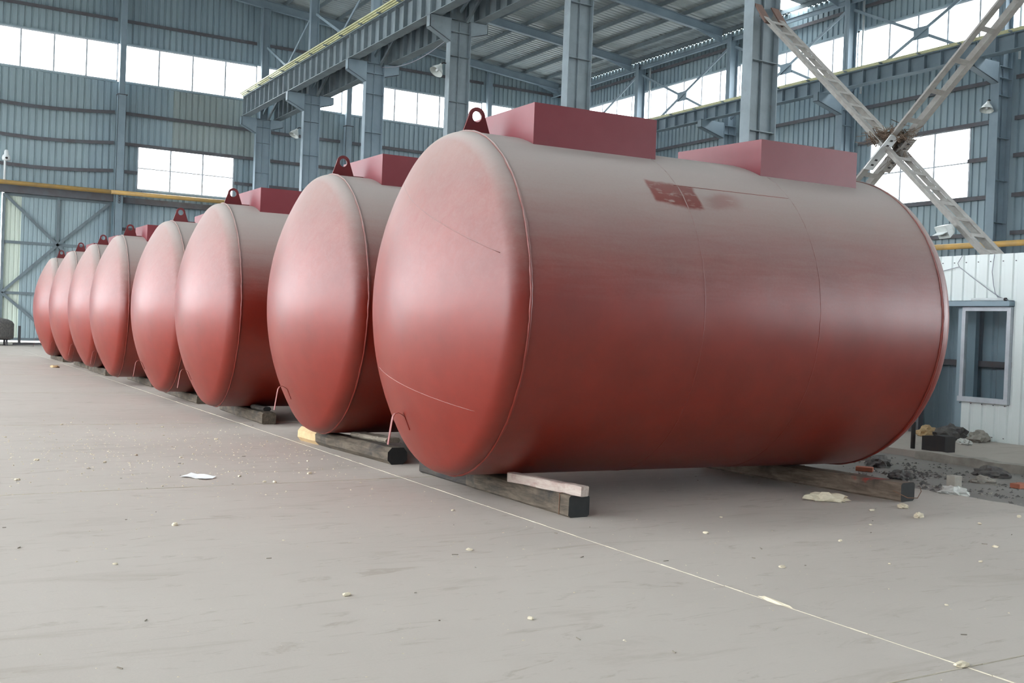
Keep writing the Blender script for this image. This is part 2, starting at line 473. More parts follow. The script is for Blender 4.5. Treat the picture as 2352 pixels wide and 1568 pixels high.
# left wall and front gable (behind the camera): sheeting with window bands and large unseen windows inferred from the tank sheen
def lsheet(y0, y1, z0, z1):
    corr((XL, y0, 0), (0, 1, 0), y1 - y0, z0, z1, (1, 0, 0), pitch=0.6).build('wall_sheet', 'sheet', wall_left, fix=False)
lsheet(YF, YB, 0, 0.9); lsheet(YF, 0.1, 0.9, 6.4)
lsheet(YF, YB, 6.4, 7.6); lsheet(YF, YB, 10.1, BAND[0]); lsheet(YF, YB, BAND[1], 18.8)
for (xa, xb, za, zb) in ((XL, 25.0, 0, 0), (25.0, XR, 0, 0.9), (25.0, XR, 9.8, 0)):
    corr((xa, YF, 0), (1, 0, 0), xb - xa, za, zb, (0, 1, 0), pitch=0.6, ztop=None if zb else (lambda q: zroof(q.x))).build('wall_sheet', 'sheet', wall_front, fix=False)

# straight flashing strips over the cut sheet edges
for a, b in ((XL, 9.45), (9.8, 36.1)):
    for z in (BAND[0] - .035, BAND[1] + .035):
        MB().box(a, b, YB - .075, YB + .02, z - .035, z + .035).build('flashing', 'sheet', wall_back)
for z in (LW[2] - .03, LW[3] + .03):
    MB().box(LW[0], LW[1], YB - .075, YB + .02, z - .03, z + .03).build('flashing', 'sheet', wall_back)
for z in (BAND[0] - .035, BAND[1] + .035):
    MB().box(XR - .075, XR + .02, YF, YB, z - .035, z + .035).build('flashing', 'sheet', wall_right)
for z in (RLW[0][2] - .03, RLW[0][3] + .03):
    MB().box(XR - .075, XR + .02, RLW[0][0], RLW[0][1], z - .03, z + .03).build('flashing', 'sheet', wall_right)

# girts
def girt_back(x0, x1, z, sag=0.0):
    mb = MB(); n = 6 if sag else 1
    pts = [(x0 + (x1 - x0) * k / n, YB - 0.09, z - sag * sin(pi * k / n)) for k in range(n + 1)]
    for p, q in zip(pts, pts[1:]):
        mb.bar(p, q, 0.14, 0.03); a = Vector(p); b = Vector(q)
        mb.bar(a + Vector((0, -.07, -.07)), b + Vector((0, -.07, -.07)), 0.025, 0.16)
    mb.build('girt', 'girt', wall_back)
for z in GIRT_Z:
    for a, b in ((2.0, 9.4), (9.85, 16.5), (16.9, 21.4), (21.9, 30.4), (30.8, 36.0)):
        if z < 7.0 and a == 2.0: continue
        if a == 9.85 and abs(z - 8.80) < .1:
            girt_back(a, LW[0], z); girt_back(LW[1], b, z); continue
        girt_back(a, b, z, 0.22 if (a == 2.0 and z > 8) else 0.0)
for a, b in ((2.0, 9.4), (9.85, 16.5), (16.9, 21.4), (21.9, 30.4), (30.8, 36.0)):
    girt_back(a, b, 16.36)
for z in GIRT_Z + [16.15]:
    for a, b in zip(RW, RW[1:]):
        cuts = [(a + .2, b - .2)]
        if any(a < q[0] < b and q[2] + .2 < z < q[3] - .2 for q in RLW):
            w = [q for q in RLW if a < q[0] < b][0]; cuts = [(a + .2, w[0]), (w[1], b - .2)]
        for (c, d) in cuts:
            MB().box(XR - .17, XR - .03, c, d, z - .015, z + .015).box(XR - .19, XR - .165, c, d, z - .14, z + .015).build('girt', 'girt', wall_right)

# ---- windows
WN = [0]
def window(along, fixed, a, b, z0, z1, step, rows=1, inward=1, thick=0.075, parts=True):
    """along 'x' -> plane y=fixed ; along 'y' -> plane x=fixed"""
    WN[0] += 1
    P = (lambda t, d, z: (t, fixed + d, z)) if along == 'x' else (lambda t, d, z: (fixed + d, t, z))
    root = tag(empty('window_%d' % WN[0], P(a, 0, z0)), kind='structure')
    fr = MB()
    for z in (z0 + .03, z1 - .03):
        fr.bar(P(a, 0, z), P(b, 0, z), 0.06, 0.06)
    for t in (a + .03, b - .03):
        fr.bar(P(t, 0, z0), P(t, 0, z1), 0.06, 0.06)
    fr.build('window_frame', 'alu', root)
    n = max(1, round((b - a) / step)); w = (b - a) / n
    for k in range(1, n):
        MB().bar(P(a + w * k, 0, z0 + .06), P(a + w * k, 0, z1 - .06), thick, thick).build('mullion', 'alu', root)
    h = (z1 - z0) / rows
    for k in range(1, rows):
        MB().bar(P(a, 0, z0 + h * k), P(b, 0, z0 + h * k), 0.05, 0.05).build('transom', 'alu', root)
    for k in range(n):
        for r in range(rows):
            e = 0.012
            x0, x1, c0, c1 = a + w * k + e, a + w * (k + 1) - e, z0 + h * r + e, z0 + h * (r + 1) - e
            MB().add([P(x0, 0, c0), P(x1, 0, c0), P(x1, 0, c1), P(x0, 0, c1)], [(0, 1, 2, 3)]).build('pane', 'glass', root, fix=False)
    return root
for a, b in ((-12.8, -6.3), (-6.1, 1.9)):
    window('x', YB, a, b, BAND[0], BAND[1], 3.2)
for a, b in ((2.05, 9.50), (9.80, 16.6), (16.85, 21.5), (21.8, 30.45), (30.75, 36.1)):
    window('x', YB, a, b, BAND[0], BAND[1], 1.545)
window('x', YB, LW[0], LW[1], LW[2], LW[3], 1.65, 2)
for a, b in zip(RW, RW[1:]):
    window('y', XR, a + .12, b - .12, BAND[0], BAND[1], 1.48 if b > 20 else 3.7)
window('y', XR, RLW[0][0], RLW[0][1], RLW[0][2], RLW[0][3], 1.65, 2)
for q in RLW[1:]:
    window('y', XR, q[0], q[1], q[2], q[3], 2.5)
for k in range(5):
    window('y', XL, YF + 14 * k + .1, YF + 14 * (k + 1) - .1, BAND[0], BAND[1], 3.5)
    window('y', XL, YF + 14 * k + .1, YF + 14 * (k + 1) - .1, 7.6, 10.1, 3.5)
    if k: window('y', XL, YF + 14 * k + .1, YF + 14 * (k + 1) - .1, 0.9, 6.4, 3.5)


window('x', YF, 25.1, XR - .1, 0.9, 9.8, 3.2)

# ---- ceiling : rafters, purlins, roof sheets, skylight strips
ceiling = tag(empty('ceiling', (XRIDGE, 0, 19)), kind='structure')
def ibeam(mb, p, q, depth, width, tf=0.02, tw=0.015, upv=(0, 0, 1)):
    p = Vector(p); q = Vector(q); d = (q - p).normalized(); U = Vector(upv)
    a = d.cross(U).normalized(); b = a.cross(d)
    mb.bar(p + b * (depth / 2 - tf / 2), q + b * (depth / 2 - tf / 2), width, tf, U)
    mb.bar(p - b * (depth / 2 - tf / 2), q - b * (depth / 2 - tf / 2), width, tf, U)
    mb.bar(p, q, tw, depth - 2 * tf, U)
    return mb
FRAMES = ROWS[:-1] + [54.93]
for y in FRAMES:
    for (xa, xb) in ((XL, XRIDGE), (XRIDGE, XC), (XC, 35.2)):
        mb = MB(); dp = 0.42
        ibeam(mb, (xa, y, zraft(xa) + dp / 2), (xb, y, zraft(xb) + dp / 2), dp, 0.22)
        if xb > 34:     # haunch plate and stiffeners near the eave
            mb.add([(35.2, y - .01, zraft(35.2)), (33.4, y - .01, zraft(33.4)), (35.2, y - .01, zraft(35.2) - .28)] + [(35.2, y + .01, zraft(35.2)), (33.4, y + .01, zraft(33.4)), (35.2, y + .01, zraft(35.2) - .28)],
                   [(0, 1, 2), (5, 4, 3), (0, 3, 4, 1), (1, 4, 5, 2), (2, 5, 3, 0)])
        mb.build('rafter', 'steel_far', ceiling)
px = []
x = 35.7
while x > XL + .5:
    px.append(x); x -= 1.5
for x in px:
    z = zraft(x) + 0.42
    MB().box(x - .035, x + .035, YF, YB, z, z + .012).box(x - .04, x - .028, YF, YB, z, z + .19).box(x - .035, x + .035, YF, YB, z + .178, z + .19).build('purlin', 'purlin', ceiling)
SKYLIGHTS = [35.85, 13.5]
def roof_piece(x0, x1, y0, y1, mat, nm):
    pitch = 0.31; mb = MB(); vs = []; fs = []
    ts = []; k = 0
    while y0 + k * pitch < y1 + 1e-6:
        for (a, d) in ((0, 0), (.55, 0), (.68, 1), (.87, 1)):
            y = y0 + (k + a) * pitch
            if y <= y1: ts.append((y, d * .035))
        k += 1
    ts.append((y1, 0))
    for (y, d) in ts:
        vs.append((x0, y, zroof(x0) + d)); vs.append((x1, y, zroof(x1) + d))
    for i in range(len(ts) - 1): fs.append((2 * i, 2 * i + 2, 2 * i + 3, 2 * i + 1))
    mb.add(vs, fs).build(nm, mat, ceiling, fix=False)
ycuts = [YF]
for s in sorted(SKYLIGHTS): ycuts += [s - .55, s + .55]
ycuts.append(YB)
M['skylight'] = make_glass('skylight_sheet', (0.80, 0.84, 0.84, 1), 0.03)
for i in range(len(ycuts) - 1):
    for (xa, xb) in ((XL, XRIDGE), (XRIDGE, XC), (XC, 36.2)):
        if i % 2: roof_piece(xa, xb, ycuts[i], ycuts[i + 1], 'skylight', 'skylight_strip')
        else: roof_piece(xa, xb, ycuts[i], ycuts[i + 1], 'sheet_roof', 'roof_sheet')
# eave struts along the right wall and centre row
for x in (35.4,):
    ibeam(MB(), (x, YF, 16.25), (x, YB, 16.25), 0.2, 0.12).build('eave_strut', 'steel_far', ceiling)

# ================================================================== COLUMNS
def column_parts(root, x0, x1, yc, zb, zt, fl, upper, ztop, stiff0, mat, corbL=None, corbR=None, rib=True):
    """H column, web along x between flanges at x0 and x1"""
    h = fl / 2
    MB().box(x0, x0 + .022, yc - h, yc + h, zb, zt).build('flange', mat, root)
    MB().box(x1 - .022, x1, yc - h, yc + h, zb, zt).build('flange', mat, root)
    MB().box(x0 + .022, x1 - .022, yc - .008, yc + .008, zb, zt).build('web', mat, root)
    if rib:
        xm = (x0 + x1) / 2
        MB().box(xm - .012, xm + .012, yc - .07, yc + .07, zb, zt - .05).build('web_rib', mat, root)
    z = stiff0
    while z < zt - .2:
        if z > zb + .3:
            MB().box(x0 + .02, x1 - .02, yc - h + .02, yc + h - .02, z, z + .018).build('stiffener', mat, root)
        z += 1.57
    for dz in (0.0, 0.42):
        MB().box(x0 + .02, x1 - .02, yc - h + .01, yc + h - .01, zt - .02 - dz, zt - dz).build('stiffener', mat, root)
    MB().box(x0 - .08, x1 + .08, yc - h - .08, yc + h + .08, 0.02, 0.06).build('base_plate', mat, root)
    if upper:
        u0, u1 = upper
        mb = MB().box(u0, u0 + .016, yc - h * .8, yc + h * .8, zt, ztop).box(u1 - .016, u1, yc - h * .8, yc + h * .8, zt, ztop).box(u0, u1, yc - .008, yc + .008, zt, ztop)
        mb.build('upper_column', mat, root)
    for c in (corbL, corbR):
        if not c: continue
        xa, xb, zt_, ztip, zin = c        # xa at column, xb tip
        mb = MB()
        w = .15
        mb.prism([(xa, zt_ - .02), (xb, zt_ - .02), (xb, ztip), (xa, zin)], 'y', yc - w, yc - w + .02)
        mb.prism([(xa, zt_ - .02), (xb, zt_ - .02), (xb, ztip), (xa, zin)], 'y', yc + w - .02, yc + w)
        mb.add([(xa, yc - w, zin), (xb, yc - w, ztip), (xb, yc + w, ztip), (xa, yc + w, zin), (xa, yc - w, zin + .02), (xb, yc - w, ztip + .02), (xb, yc + w, ztip + .02), (xa, yc + w, zin + .02)],
               [(3, 2, 1, 0), (4, 5, 6, 7), (0, 1, 5, 4), (1, 2, 6, 5), (2, 3, 7, 6), (3, 0, 4, 7)])
        e = .02 if xb > xa else -.02
        mb.box(min(xb, xb - e), max(xb, xb - e), yc - w, yc + w, ztip, zt_)
        mb.box(min(xa, xb), max(xa, xb), yc - w, yc + w, zt_ - .02, zt_)
        mb.build('bracket', mat, root)

CROW = [54.93 - 7.45 * k for k in range(7)]     # far to near
crow_labels = ['grey steel column at the far end of the crane runway, beside the gable window',
               'grey steel column with a bell lamp, next to the farthest runway column',
               'grey steel column rising behind the second tank, right of the narrow lamp column',
               'grey steel column with a bell lamp, just left of the near tank lifting lug',
               'tall grey steel column rising behind the first box on the near tank',
               'large streaked grey steel column right of centre, where the lattice brace is bolted',
               'steel column out at the right where the lattice brace ends beside the white shed']
for k, y in enumerate(CROW):
    r = empty('steel_column', (XC, y, 0))
    tag(r, crow_labels[k], 'column', 'crane columns in the centre row')
    MB().bar((16.92, y - .12, 12.1), (17.18, y - .9, 13.05), .09, .09).build('knee_brace', 'steel', r)
    column_parts(r, 16.3, 17.1, y, 0.06, 12.13, .31, (16.5, 16.9), zraft(XC), 0.0 + (6.15 % 1.57), 'steel' if k >= 3 else 'steel_far',
                 (16.3, 15.50, 12.13, 11.72, 11.33), (17.1, 17.75, 12.13, 11.80, 11.60))
RCOL = [54.45, 47.0, 39.55, 32.1, 24.65, 17.2]
rlab = ['blue-grey wall column in the far right corner of the hall', 'blue-grey wall column left of the farther high cross brace plate',
        'blue-grey wall column showing between the near tank box and the big streaked column', 'blue-grey wall column seen through the left arm of the lattice brace',
        'blue-grey wall column at the right edge with a bell lamp on it', 'blue-grey wall column beyond the right edge above the white shed']
for k, y in enumerate(RCOL):
    r = empty('wall_column', (35.4, y, 0)); tag(r, rlab[k], 'column', 'columns along the right wall')
    column_parts(r, 35.0, 35.8, y, 0.06, 11.95, .36, (35.25, 35.75), 16.5, 6.15 % 1.57, 'steel_far', (35.0, 33.55, 12.06, 11.68, 11.30), None)
    if 0 < k < 5:
        d = MB().tube([(35.93, y - .32, 12.3), (35.93, y - .32, 16.3)], .05, 8).build('downpipe', 'white_metal', smooth=True)
        tag(d, 'pale rainwater downpipe beside the ' + ['', 'farther', 'middle', 'nearer', 'right edge'][k] + ' right wall column', 'pipe', 'downpipes on the right wall')
GCOL = [(9.62, 'blue-grey gable column rising left of the lower gable window'), (21.65, 'stepped gable column between two runway columns behind the second tank'),
        (30.6, 'gable column seen right of the near tank lifting lug')]
for x, lab in GCOL:
    r = empty('gable_column', (x, 55.5, 0)); tag(r, lab, 'column', 'wind columns on the back gable')
    for xx in (x - .20, x + .18):
        MB().box(xx, xx + .02, 55.15, 55.45, 0.06, 12.45).build('flange', 'steel_far', r)
    MB().box(x - .2, x + .2, 55.15, 55.17, 0.06, 12.45).build('web', 'steel_far', r)
    MB().box(x - .24, x + .24, 55.1, 55.5, 12.45, 12.48).build('cap_plate', 'girt', r)
    MB().box(x - .13, x + .15, 55.3, 55.55, 12.48, zraft(x)).build('upper_column', 'steel_far', r)
    MB().box(x - .28, x + .28, 55.05, 55.55, 0.0, 0.06).build('base_plate', 'steel_far', r)

# ================================================================== CRANE RUNWAYS
def runway(xc, y0, y1, z0, z1, label, group, mat, rail_side=-1, spacing=.745, yellow=True):
    r = empty('crane_runway_beam', (xc, y1, z0)); tag(r, label, 'beam', group)
    MB().box(xc - .20, xc + .20, y0, y1, z0, z0 + .025).build('bottom_flange', mat, r)
    MB().box(xc - .22, xc + .22, y0, y1, z1 - .03, z1).build('top_flange', mat, r)
    MB().box(xc - .008, xc + .008, y0, y1, z0 + .025, z1 - .03).build('web', mat, r)
    n = round((y1 - y0) / spacing); me = None
    for k in range(n + 1):
        y = y0 + .03 + (y1 - y0 - .06) * k / n
        if me is None:
            st = MB().box(xc - .17, xc + .17, y - .008, y + .008, z0 + .025, z1 - .03).build('stiffener', mat, r)
            me = st; st0 = y
        else:
            c = me.copy(); COL.objects.link(c); c.parent = r; c.location = (me.location.x, me.location.y + y - st0, me.location.z)
    MB().box(xc - .05, xc + .05, y0, y1, z1, z1 + .035).box(xc - .014, xc + .014, y0, y1, z1 + .035, z1 + .10).box(xc - .035, xc + .035, y0, y1, z1 + .10, z1 + .135).build('crane_rail', 'steel', r)
    if yellow:
        s = rail_side
        mb = MB()
        for d, zz in (((.20, .04), (.27, .09), (.34, .14)) if z1 > 13 else ((.20, .02),)):
            mb.box(xc + s * d - .03, xc + s * d + .03, y0, y1, z1 + zz - .01, z1 + zz + (.045 if z1 > 13 else .11))
        mb.build('conductor_bar', 'rail', r)
        mb = MB(); y = y0 + .6
        while y < y1:
            mb.box(xc + s * .27 - .12, xc + s * .27 + .12, y - .03, y + .03, z1, z1 + .05); y += 1.8
        mb.build('insulator', 'steel', r)
names = ['farthest', 'second farthest', 'middle', 'nearer', 'nearest']
for k in range(5):
    ya, yb = CROW[k + 1] + .01, CROW[k] - .01
    if k == 0: yb = 54.9
    runway(15.75, ya, yb, 12.16, 13.16, '%s left crane runway beam with stiffeners and yellow conductor bars' % names[k], 'left crane runway of the centre row', 'steel')
    runway(17.45, ya, yb, 12.16, 13.16, '%s crane runway beam on the right side of the centre columns' % names[k], 'right crane runway of the centre row', 'steel', 1, yellow=False)
for k in range(5):
    ya, yb = RCOL[k + 1] + .01, RCOL[k] - .01
    runway(34.0, ya, yb, 12.06, 12.66, '%s crane runway beam along the right wall with a yellow rail' % names[k], 'crane runway on the right wall', 'steel_far')

# cross bracing between upper columns
def xbrace(x, ya, yb, z0, z1, label, group):
    r = empty('cross_brace', (x, (ya + yb) / 2, z0)); tag(r, label, 'brace', group)
    ym = (ya + yb) / 2; zm = (z0 + z1) / 2
    for (p, q, dx) in (((ya, z1), (yb, z0), -.05), ((ya, z0), (yb, z1), .05)):
        MB().bar((x + dx, p[0], p[1]), (x + dx, q[0], q[1]), .12, .05, (1, 0, 0)).build('brace_arm', 'steel_far', r)
    MB().box(x - .02, x + .02, ym - .36, ym + .36, zm - .24, zm + .24).build('gusset_plate', 'steel_far', r)
for k in range(4):
    xbrace(XC, CROW[k + 1] + .15, CROW[k] - .15, 12.4, 15.9, 'cross brace above the runway between the %s pair of centre columns' % ['farthest', 'second', 'third', 'fourth'][k], 'cross braces in the centre row')
for k in range(4):
    xbrace(35.45, RCOL[k + 1] + .15, RCOL[k] - .15, 12.3, 15.88, 'cross brace in front of the right wall window band, %s from the far corner' % ORD[k], 'cross braces on the right wall')

# ================================================================== BACK GABLE DOOR, PIPES
door = tag(empty('door_1', (4.45, 55.7, 0)), kind='structure')
YD = 55.72
k = 0; x = 4.48
while x < 9.3:
    w = 1.0 if k else 0.80
    x1 = min(x + w, 9.34)
    corr((x, YD + .08, 0), (1, 0, 0), x1 - x, 0.07, 7.10, (0, -1, 0), pitch=0.20, depth=.02).build('door_sheet', 'sheet_light' if k == 0 else 'sheet', door, fix=False)
    x = x1; k += 1
def dbar(p, q, w=.13):
    yd = YD if (p[0] == q[0]) else (YD + .035 if p[1] == q[1] else YD - .035)
    MB().bar((p[0], yd, p[1]), (q[0], yd, q[1]), w, .06, (0, 1, 0)).build('door_frame_member', 'purlin', door)
xm = 6.92
for x in (4.50, 9.32): dbar((x, .2), (x, 7.12))
dbar((xm, .2), (xm, 7.12))
for z in (.14, 2.36, 4.80, 7.08): dbar((4.5, z), (9.32, z))
for (z0, z1) in ((2.36, 7.08),):
    zc = 4.80
    dbar((4.5, z1), (xm, zc)); dbar((9.32, z1), (xm, zc)); dbar((xm, zc), (4.5, z0)); dbar((xm, zc), (9.32, z0))
dbar((4.5, 2.36), (xm, .24)); dbar((9.32, 2.36), (xm, .24))
hd = MB().box(-2, 9.4, 55.45, 55.75, 7.14, 7.50).box(9.85, 20.0, 55.6, 55.8, 7.14, 7.42)
tag(hd.build('door_header_beam', 'girt'), 'dark steel header beam under the yellow pipe on the back gable', 'beam')
p = MB().tube([(-12, 55.0, 7.56), (9.2, 55.0, 7.56)] , .105, 14).tube([(9.2, 55.0, 7.56), (16.1, 55.0, 7.60)], .105, 14)
tag(p.build('gas_pipe', 'pipe', smooth=True), 'long yellow pipe running across the back gable above the sliding door', 'pipe')
p = MB().tube([(35.0 - .25, 6, 5.30), (35.0 - .25, 54, 5.30)], .11, 14)
tag(p.build('gas_pipe', 'pipe', smooth=True), 'yellow pipe on the right wall above the white shed roof', 'pipe')
# chain clamp on the gable column
mb = MB()
for i in range(4): mb.tube([(9.62 + .05 * cos(a), 55.05 + .02 * i, 7.45 - .11 * i + .07 * sin(a)) for a in [2 * pi * j / 10 for j in range(10)]], .016, 6, closed=True)
tag(mb.build('chain', 'girt', smooth=True), 'short rusty chain hanging under the pipe at the gable column', 'chain')

# security camera on its pole, far left
r = empty('security_camera', (4.42, 54.9, 7.7)); tag(r, 'white dome camera on a pole above the pipe at the left edge', 'camera')
MB().tube([(4.42, 54.9, 7.66), (4.42, 54.9, 8.85)], .05, 10).build('pole', 'white_metal', r, smooth=True)
prof = [(0.0, .05), (.02, .17), (.12, .19), (.22, .17), (.30, .10), (.42, .10), (.50, .07), (.52, .01)]
mb = MB(); nn = 14; vs = []; fs = []
for (z, rr) in prof:
    for a in range(nn): vs.append((4.47 + rr * cos(2 * pi * a / nn), 54.9 + rr * sin(2 * pi * a / nn), 8.55 + z))
for i in range(len(prof) - 1):
    for a in range(nn): fs.append((i * nn + a, i * nn + (a + 1) % nn, (i + 1) * nn + (a + 1) % nn, (i + 1) * nn + a))
fs.append(tuple(range(nn)))
mb.add(vs, fs).build('housing', 'white_metal', r, smooth=True)
MB().tube([(4.47, 54.72, 8.66), (4.47, 54.66, 8.62)], [.06, .03], 10).build('lens', 'black', r, smooth=True)

# bell lamps on columns
def bell_lamp(base, tipdir, label):
    b = Vector(base); d = Vector(tipdir).normalized()
    r = empty('bell_lamp', base); tag(r, label, 'lamp', 'bell lamps on columns')
    MB().tube([b, b + Vector((-.10, -.02, .0)), b + Vector((-.16, -.03, -.03)), b + Vector((-.22, -.05, -.10))], .022, 8).build('arm', 'black', r, smooth=True)
    c = b + Vector((-.20, -.05, -.08))
    pr = [(0, .05), (.04, .06), (.10, .09), (.18, .15), (.28, .21), (.36, .235), (.37, .245)]
    MB().tube([c + d * t for t, _ in pr], [q for _, q in pr], 20, cap=False).build('reflector', 'reflector', r, smooth=True)
    MB().tube([c + d * .08, c + d * .22, c + d * .32], [.03, .06, .045], 12).build('bulb', 'white_metal', r, smooth=True)
bell_lamp((16.28, CROW[3] + .10, 10.62), (-.55, -.1, -.8), 'bell lamp on the column left of the near tank lifting lug')
bell_lamp((16.28, CROW[1] + .10, 10.55), (-.45, -.1, -.85), 'bell lamp on the slim column beside the lower gable window')
bell_lamp((34.98, RCOL[4] + .15, 10.70), (-.3, -.1, -.9), 'bell lamp on the right edge wall column')

# ================================================================== LATTICE BRACE, NEST, FLOODLIGHT
r = empty('lattice_brace', (XC, 13.96, 1.2)); tag(r, 'big crossing lattice brace of twin steel chords bolted to the streaked column', 'brace')
def larm(p, q, step, skip=None):
    p = Vector(p); q = Vector(q); d = (q - p).normalized(); L = (q - p).length
    for x in (16.47, 16.93):
        o = Vector((x, 0, 0))
        mb = MB().bar(o + p, o + q, .014, .15, (1, 0, 0)) 
        s = .05 if x < XC else -.05
        nrm = Vector((1, 0, 0)).cross(d)
        mb.bar(o + p + nrm * .07 + Vector((s, 0, 0)), o + q + nrm * .07 + Vector((s, 0, 0)), .012, .10, nrm)
        mb.build('chord', 'brace', r)
    n = int(L / step)
    for i in range(1, n):
        t = i * step
        c = p + d * t
        if skip and skip[0] < t < skip[1]: continue
        MB().bar(c + Vector((16.48, 0, 0)), c + Vector((16.92, 0, 0)), .10, .012, (0, -d.z, d.y)).build('batten', 'brace', r)
A0, A1 = (0, 17.50, 8.80), (0, 10.42, 2.00)
B0, B1 = (0, 10.45, 8.55), (0, 17.50, 1.98)
larm(A0, A1, .45, (4.4, 5.4)); larm(B0, B1, .68, (4.3, 5.2))
for x, m in ((16.455, 'brace'), (16.945, 'brace')):
    nr = MB()
    c = Vector((x, 13.98, 5.20)); d = Vector((0, 7.05, -6.57)).normalized(); nn_ = Vector((1, 0, 0)).cross(d)
    nr.bar(c - d * .42, c + d * .42, .014, .26, (1, 0, 0))
    nr.build('gusset_plate', 'white_metal' if x < 16.7 else m, r)
    for t in (-.30, -.18, .18, .30):
        MB().tube([c + d * t - Vector((.03, 0, 0)), c + d * t + Vector((.03, 0, 0))], .022, 8).build('bolt', 'black', r)
for x in (16.45, 16.95):
    MB().bar((x, 17.56, 8.95), (x, 17.20, 8.45), .03, .22, (1, 0, 0)).build('end_plate', 'gusset', r)
rnd = random.Random(21); mb = MB()
for i in range(420):
    c = Vector((16.7 + rnd.gauss(0, .15), 13.98 + rnd.gauss(0, .20), 5.50 + abs(rnd.gauss(0, .11)) - .06))
    d = Vector((rnd.gauss(0, 1), rnd.gauss(0, 1), rnd.gauss(0, .55))).normalized(); L = rnd.uniform(.12, .38)
    mb.bar(c - d * L / 2, c + d * L / 2, .009, .009)
for i in range(90):
    c = Vector((16.85 + rnd.gauss(0, .10), 13.85 + rnd.gauss(0, .12), 5.15 + rnd.gauss(0, .10)))
    d = Vector((rnd.gauss(0, 1), rnd.gauss(0, 1), rnd.gauss(0, .8))).normalized(); L = rnd.uniform(.1, .3)
    mb.bar(c - d * L / 2, c + d * L / 2, .006, .006)
tag(mb.build('bird_nest', 'twig'), 'loose bird nest of dry twigs in the crossing of the lattice brace', 'nest')
r = empty('floodlight', (16.40, 12.42, 3.62)); tag(r, 'grey square floodlight clamped to the lower arm of the lattice brace', 'lamp')
c = Vector((16.24, 12.28, 3.58))
mb = MB(); d = Vector((-.75, .25, -.45)).normalized(); a = d.cross(Vector((0, 0, 1))).normalized(); b_ = a.cross(d)
vs = []
for t, s in ((-.11, .07), (-.04, .12), (.10, .16)):
    for (i, j) in ((-1, -1), (1, -1), (1, 1), (-1, 1)): vs.append(c + d * t + a * (i * s) + b_ * (j * s * .75))
fs = [(0, 1, 2, 3), (11, 10, 9, 8)]
for q in (0, 4):
    for i in range(4): fs.append((q + i, q + (i + 1) % 4, q + 4 + (i + 1) % 4, q + 4 + i))
mb.add(vs, fs).build('housing', 'reflector', r)
MB().bar(c + d * .102 - a * .145, c + d * .102 + a * .145, .012, .21, d).build('glass', 'white_metal', r)
MB().bar(c - d * .05, (16.46, 12.45, 3.70), .05, .05).build('bracket', 'steel', r)

# ================================================================== WHITE SHED
shed = empty('shed', (15.4, 9.0, 0.02)); tag(shed, 'white corrugated sheet shed with a window at the right edge', 'shed')
SX = 15.0
def ssheet(y0, y1, z0, z1, x=SX, mat='sheet_shed', name='sheet_panel', pitch=.22, nrm=(-1, 0, 0)):
    return corr((x, y0, 0), (0, 1, 0), y1 - y0, z0, z1, nrm, pitch=pitch, depth=.022, phase=(-y0) % pitch).build(name, mat, shed, fix=False)
ssheet(6.0, 13.6, 2.25, 2.985)
ssheet(6.0, 10.08, 0.02, 2.25)
ssheet(10.08, 10.98, 0.02, 0.62)
ssheet(12.2, 13.6, 0.02, 2.25)
ssheet(6.0, 13.6, 0.02, 2.98, x=16.12, mat='sheet_inner', name='back_panel', pitch=.28)
for z in (1.22,):
    MB().box(16.02, 16.10, 6.0, 13.6, z - .05, z + .05).build('inner_rail', 'girt', shed)
corr((SX, 13.6, 0), (1, 0, 0), 1.1, .02, 2.98, (0, -1, 0), pitch=.22, depth=.02).build('side_panel', 'sheet_shed', shed, fix=False)
MB().box(SX - .12, SX + .05, 10.07, 12.2, 2.155, 2.235).build('lintel', 'sheet_inner', shed)
MB().box(SX + .02, SX + .10, 10.94, 11.06, .02, 2.16).build('post', 'sheet_inner', shed)
MB().box(15.9, 16.0, 11.36, 11.56, .02, 2.5).build('post', 'sheet_inner', shed)
MB().box(SX + .02, SX + .14, 11.75, 11.95, .02, 2.16).build('post', 'girt', shed)
wf = MB()
wf.box(SX - .05, SX + .02, 10.085, 10.94, 2.08, 2.145); wf.box(SX - .05, SX + .02, 10.085, 10.975, .62, .70)
wf.box(SX - .05, SX + .02, 10.085, 10.15, .70, 2.08); wf.box(SX - .05, SX + .02, 10.88, 10.945, .70, 2.08)
w = wf.build('window_frame', 'alu', shed)
MB().add([(SX - .01, 10.15, .70), (SX - .01, 10.88, .70), (SX - .01, 10.88, 2.08), (SX - .01, 10.15, 2.08)], [(0, 1, 2, 3)]).build('window_pane', 'shed_glass', w, world=True, fix=False)
sc = MB(); rnd = random.Random(2)
for y in [6.1 + .22 * i for i in range(34)]:
    sc.box(SX - .012, SX + .0, y - .007, y + .007, 2.86, 2.875)
for y in [10.15 + .2 * i for i in range(5)]:
    sc.box(SX - .012, SX, y - .007, y + .007, .585, .60); sc.box(SX - .012, SX, y - .007, y + .007, .08, .094)
sc.build('screw_heads', 'girt', shed)['kind'] = 'stuff'
t = empty('tube_lamp', (SX - .04, 10.45, 2.235)); tag(t, 'old fluorescent tube lamp lying on the shed window lintel', 'lamp')
MB().tube([(SX - .05, 10.20, 2.262), (SX - .05, 10.78, 2.262)], .024, 10).build('tube', 'white_metal', t, smooth=True)
MB().tube([(SX - .05, 10.17, 2.262), (SX - .05, 10.20, 2.262)], .028, 10).build('end_cap', 'black', t, smooth=True)
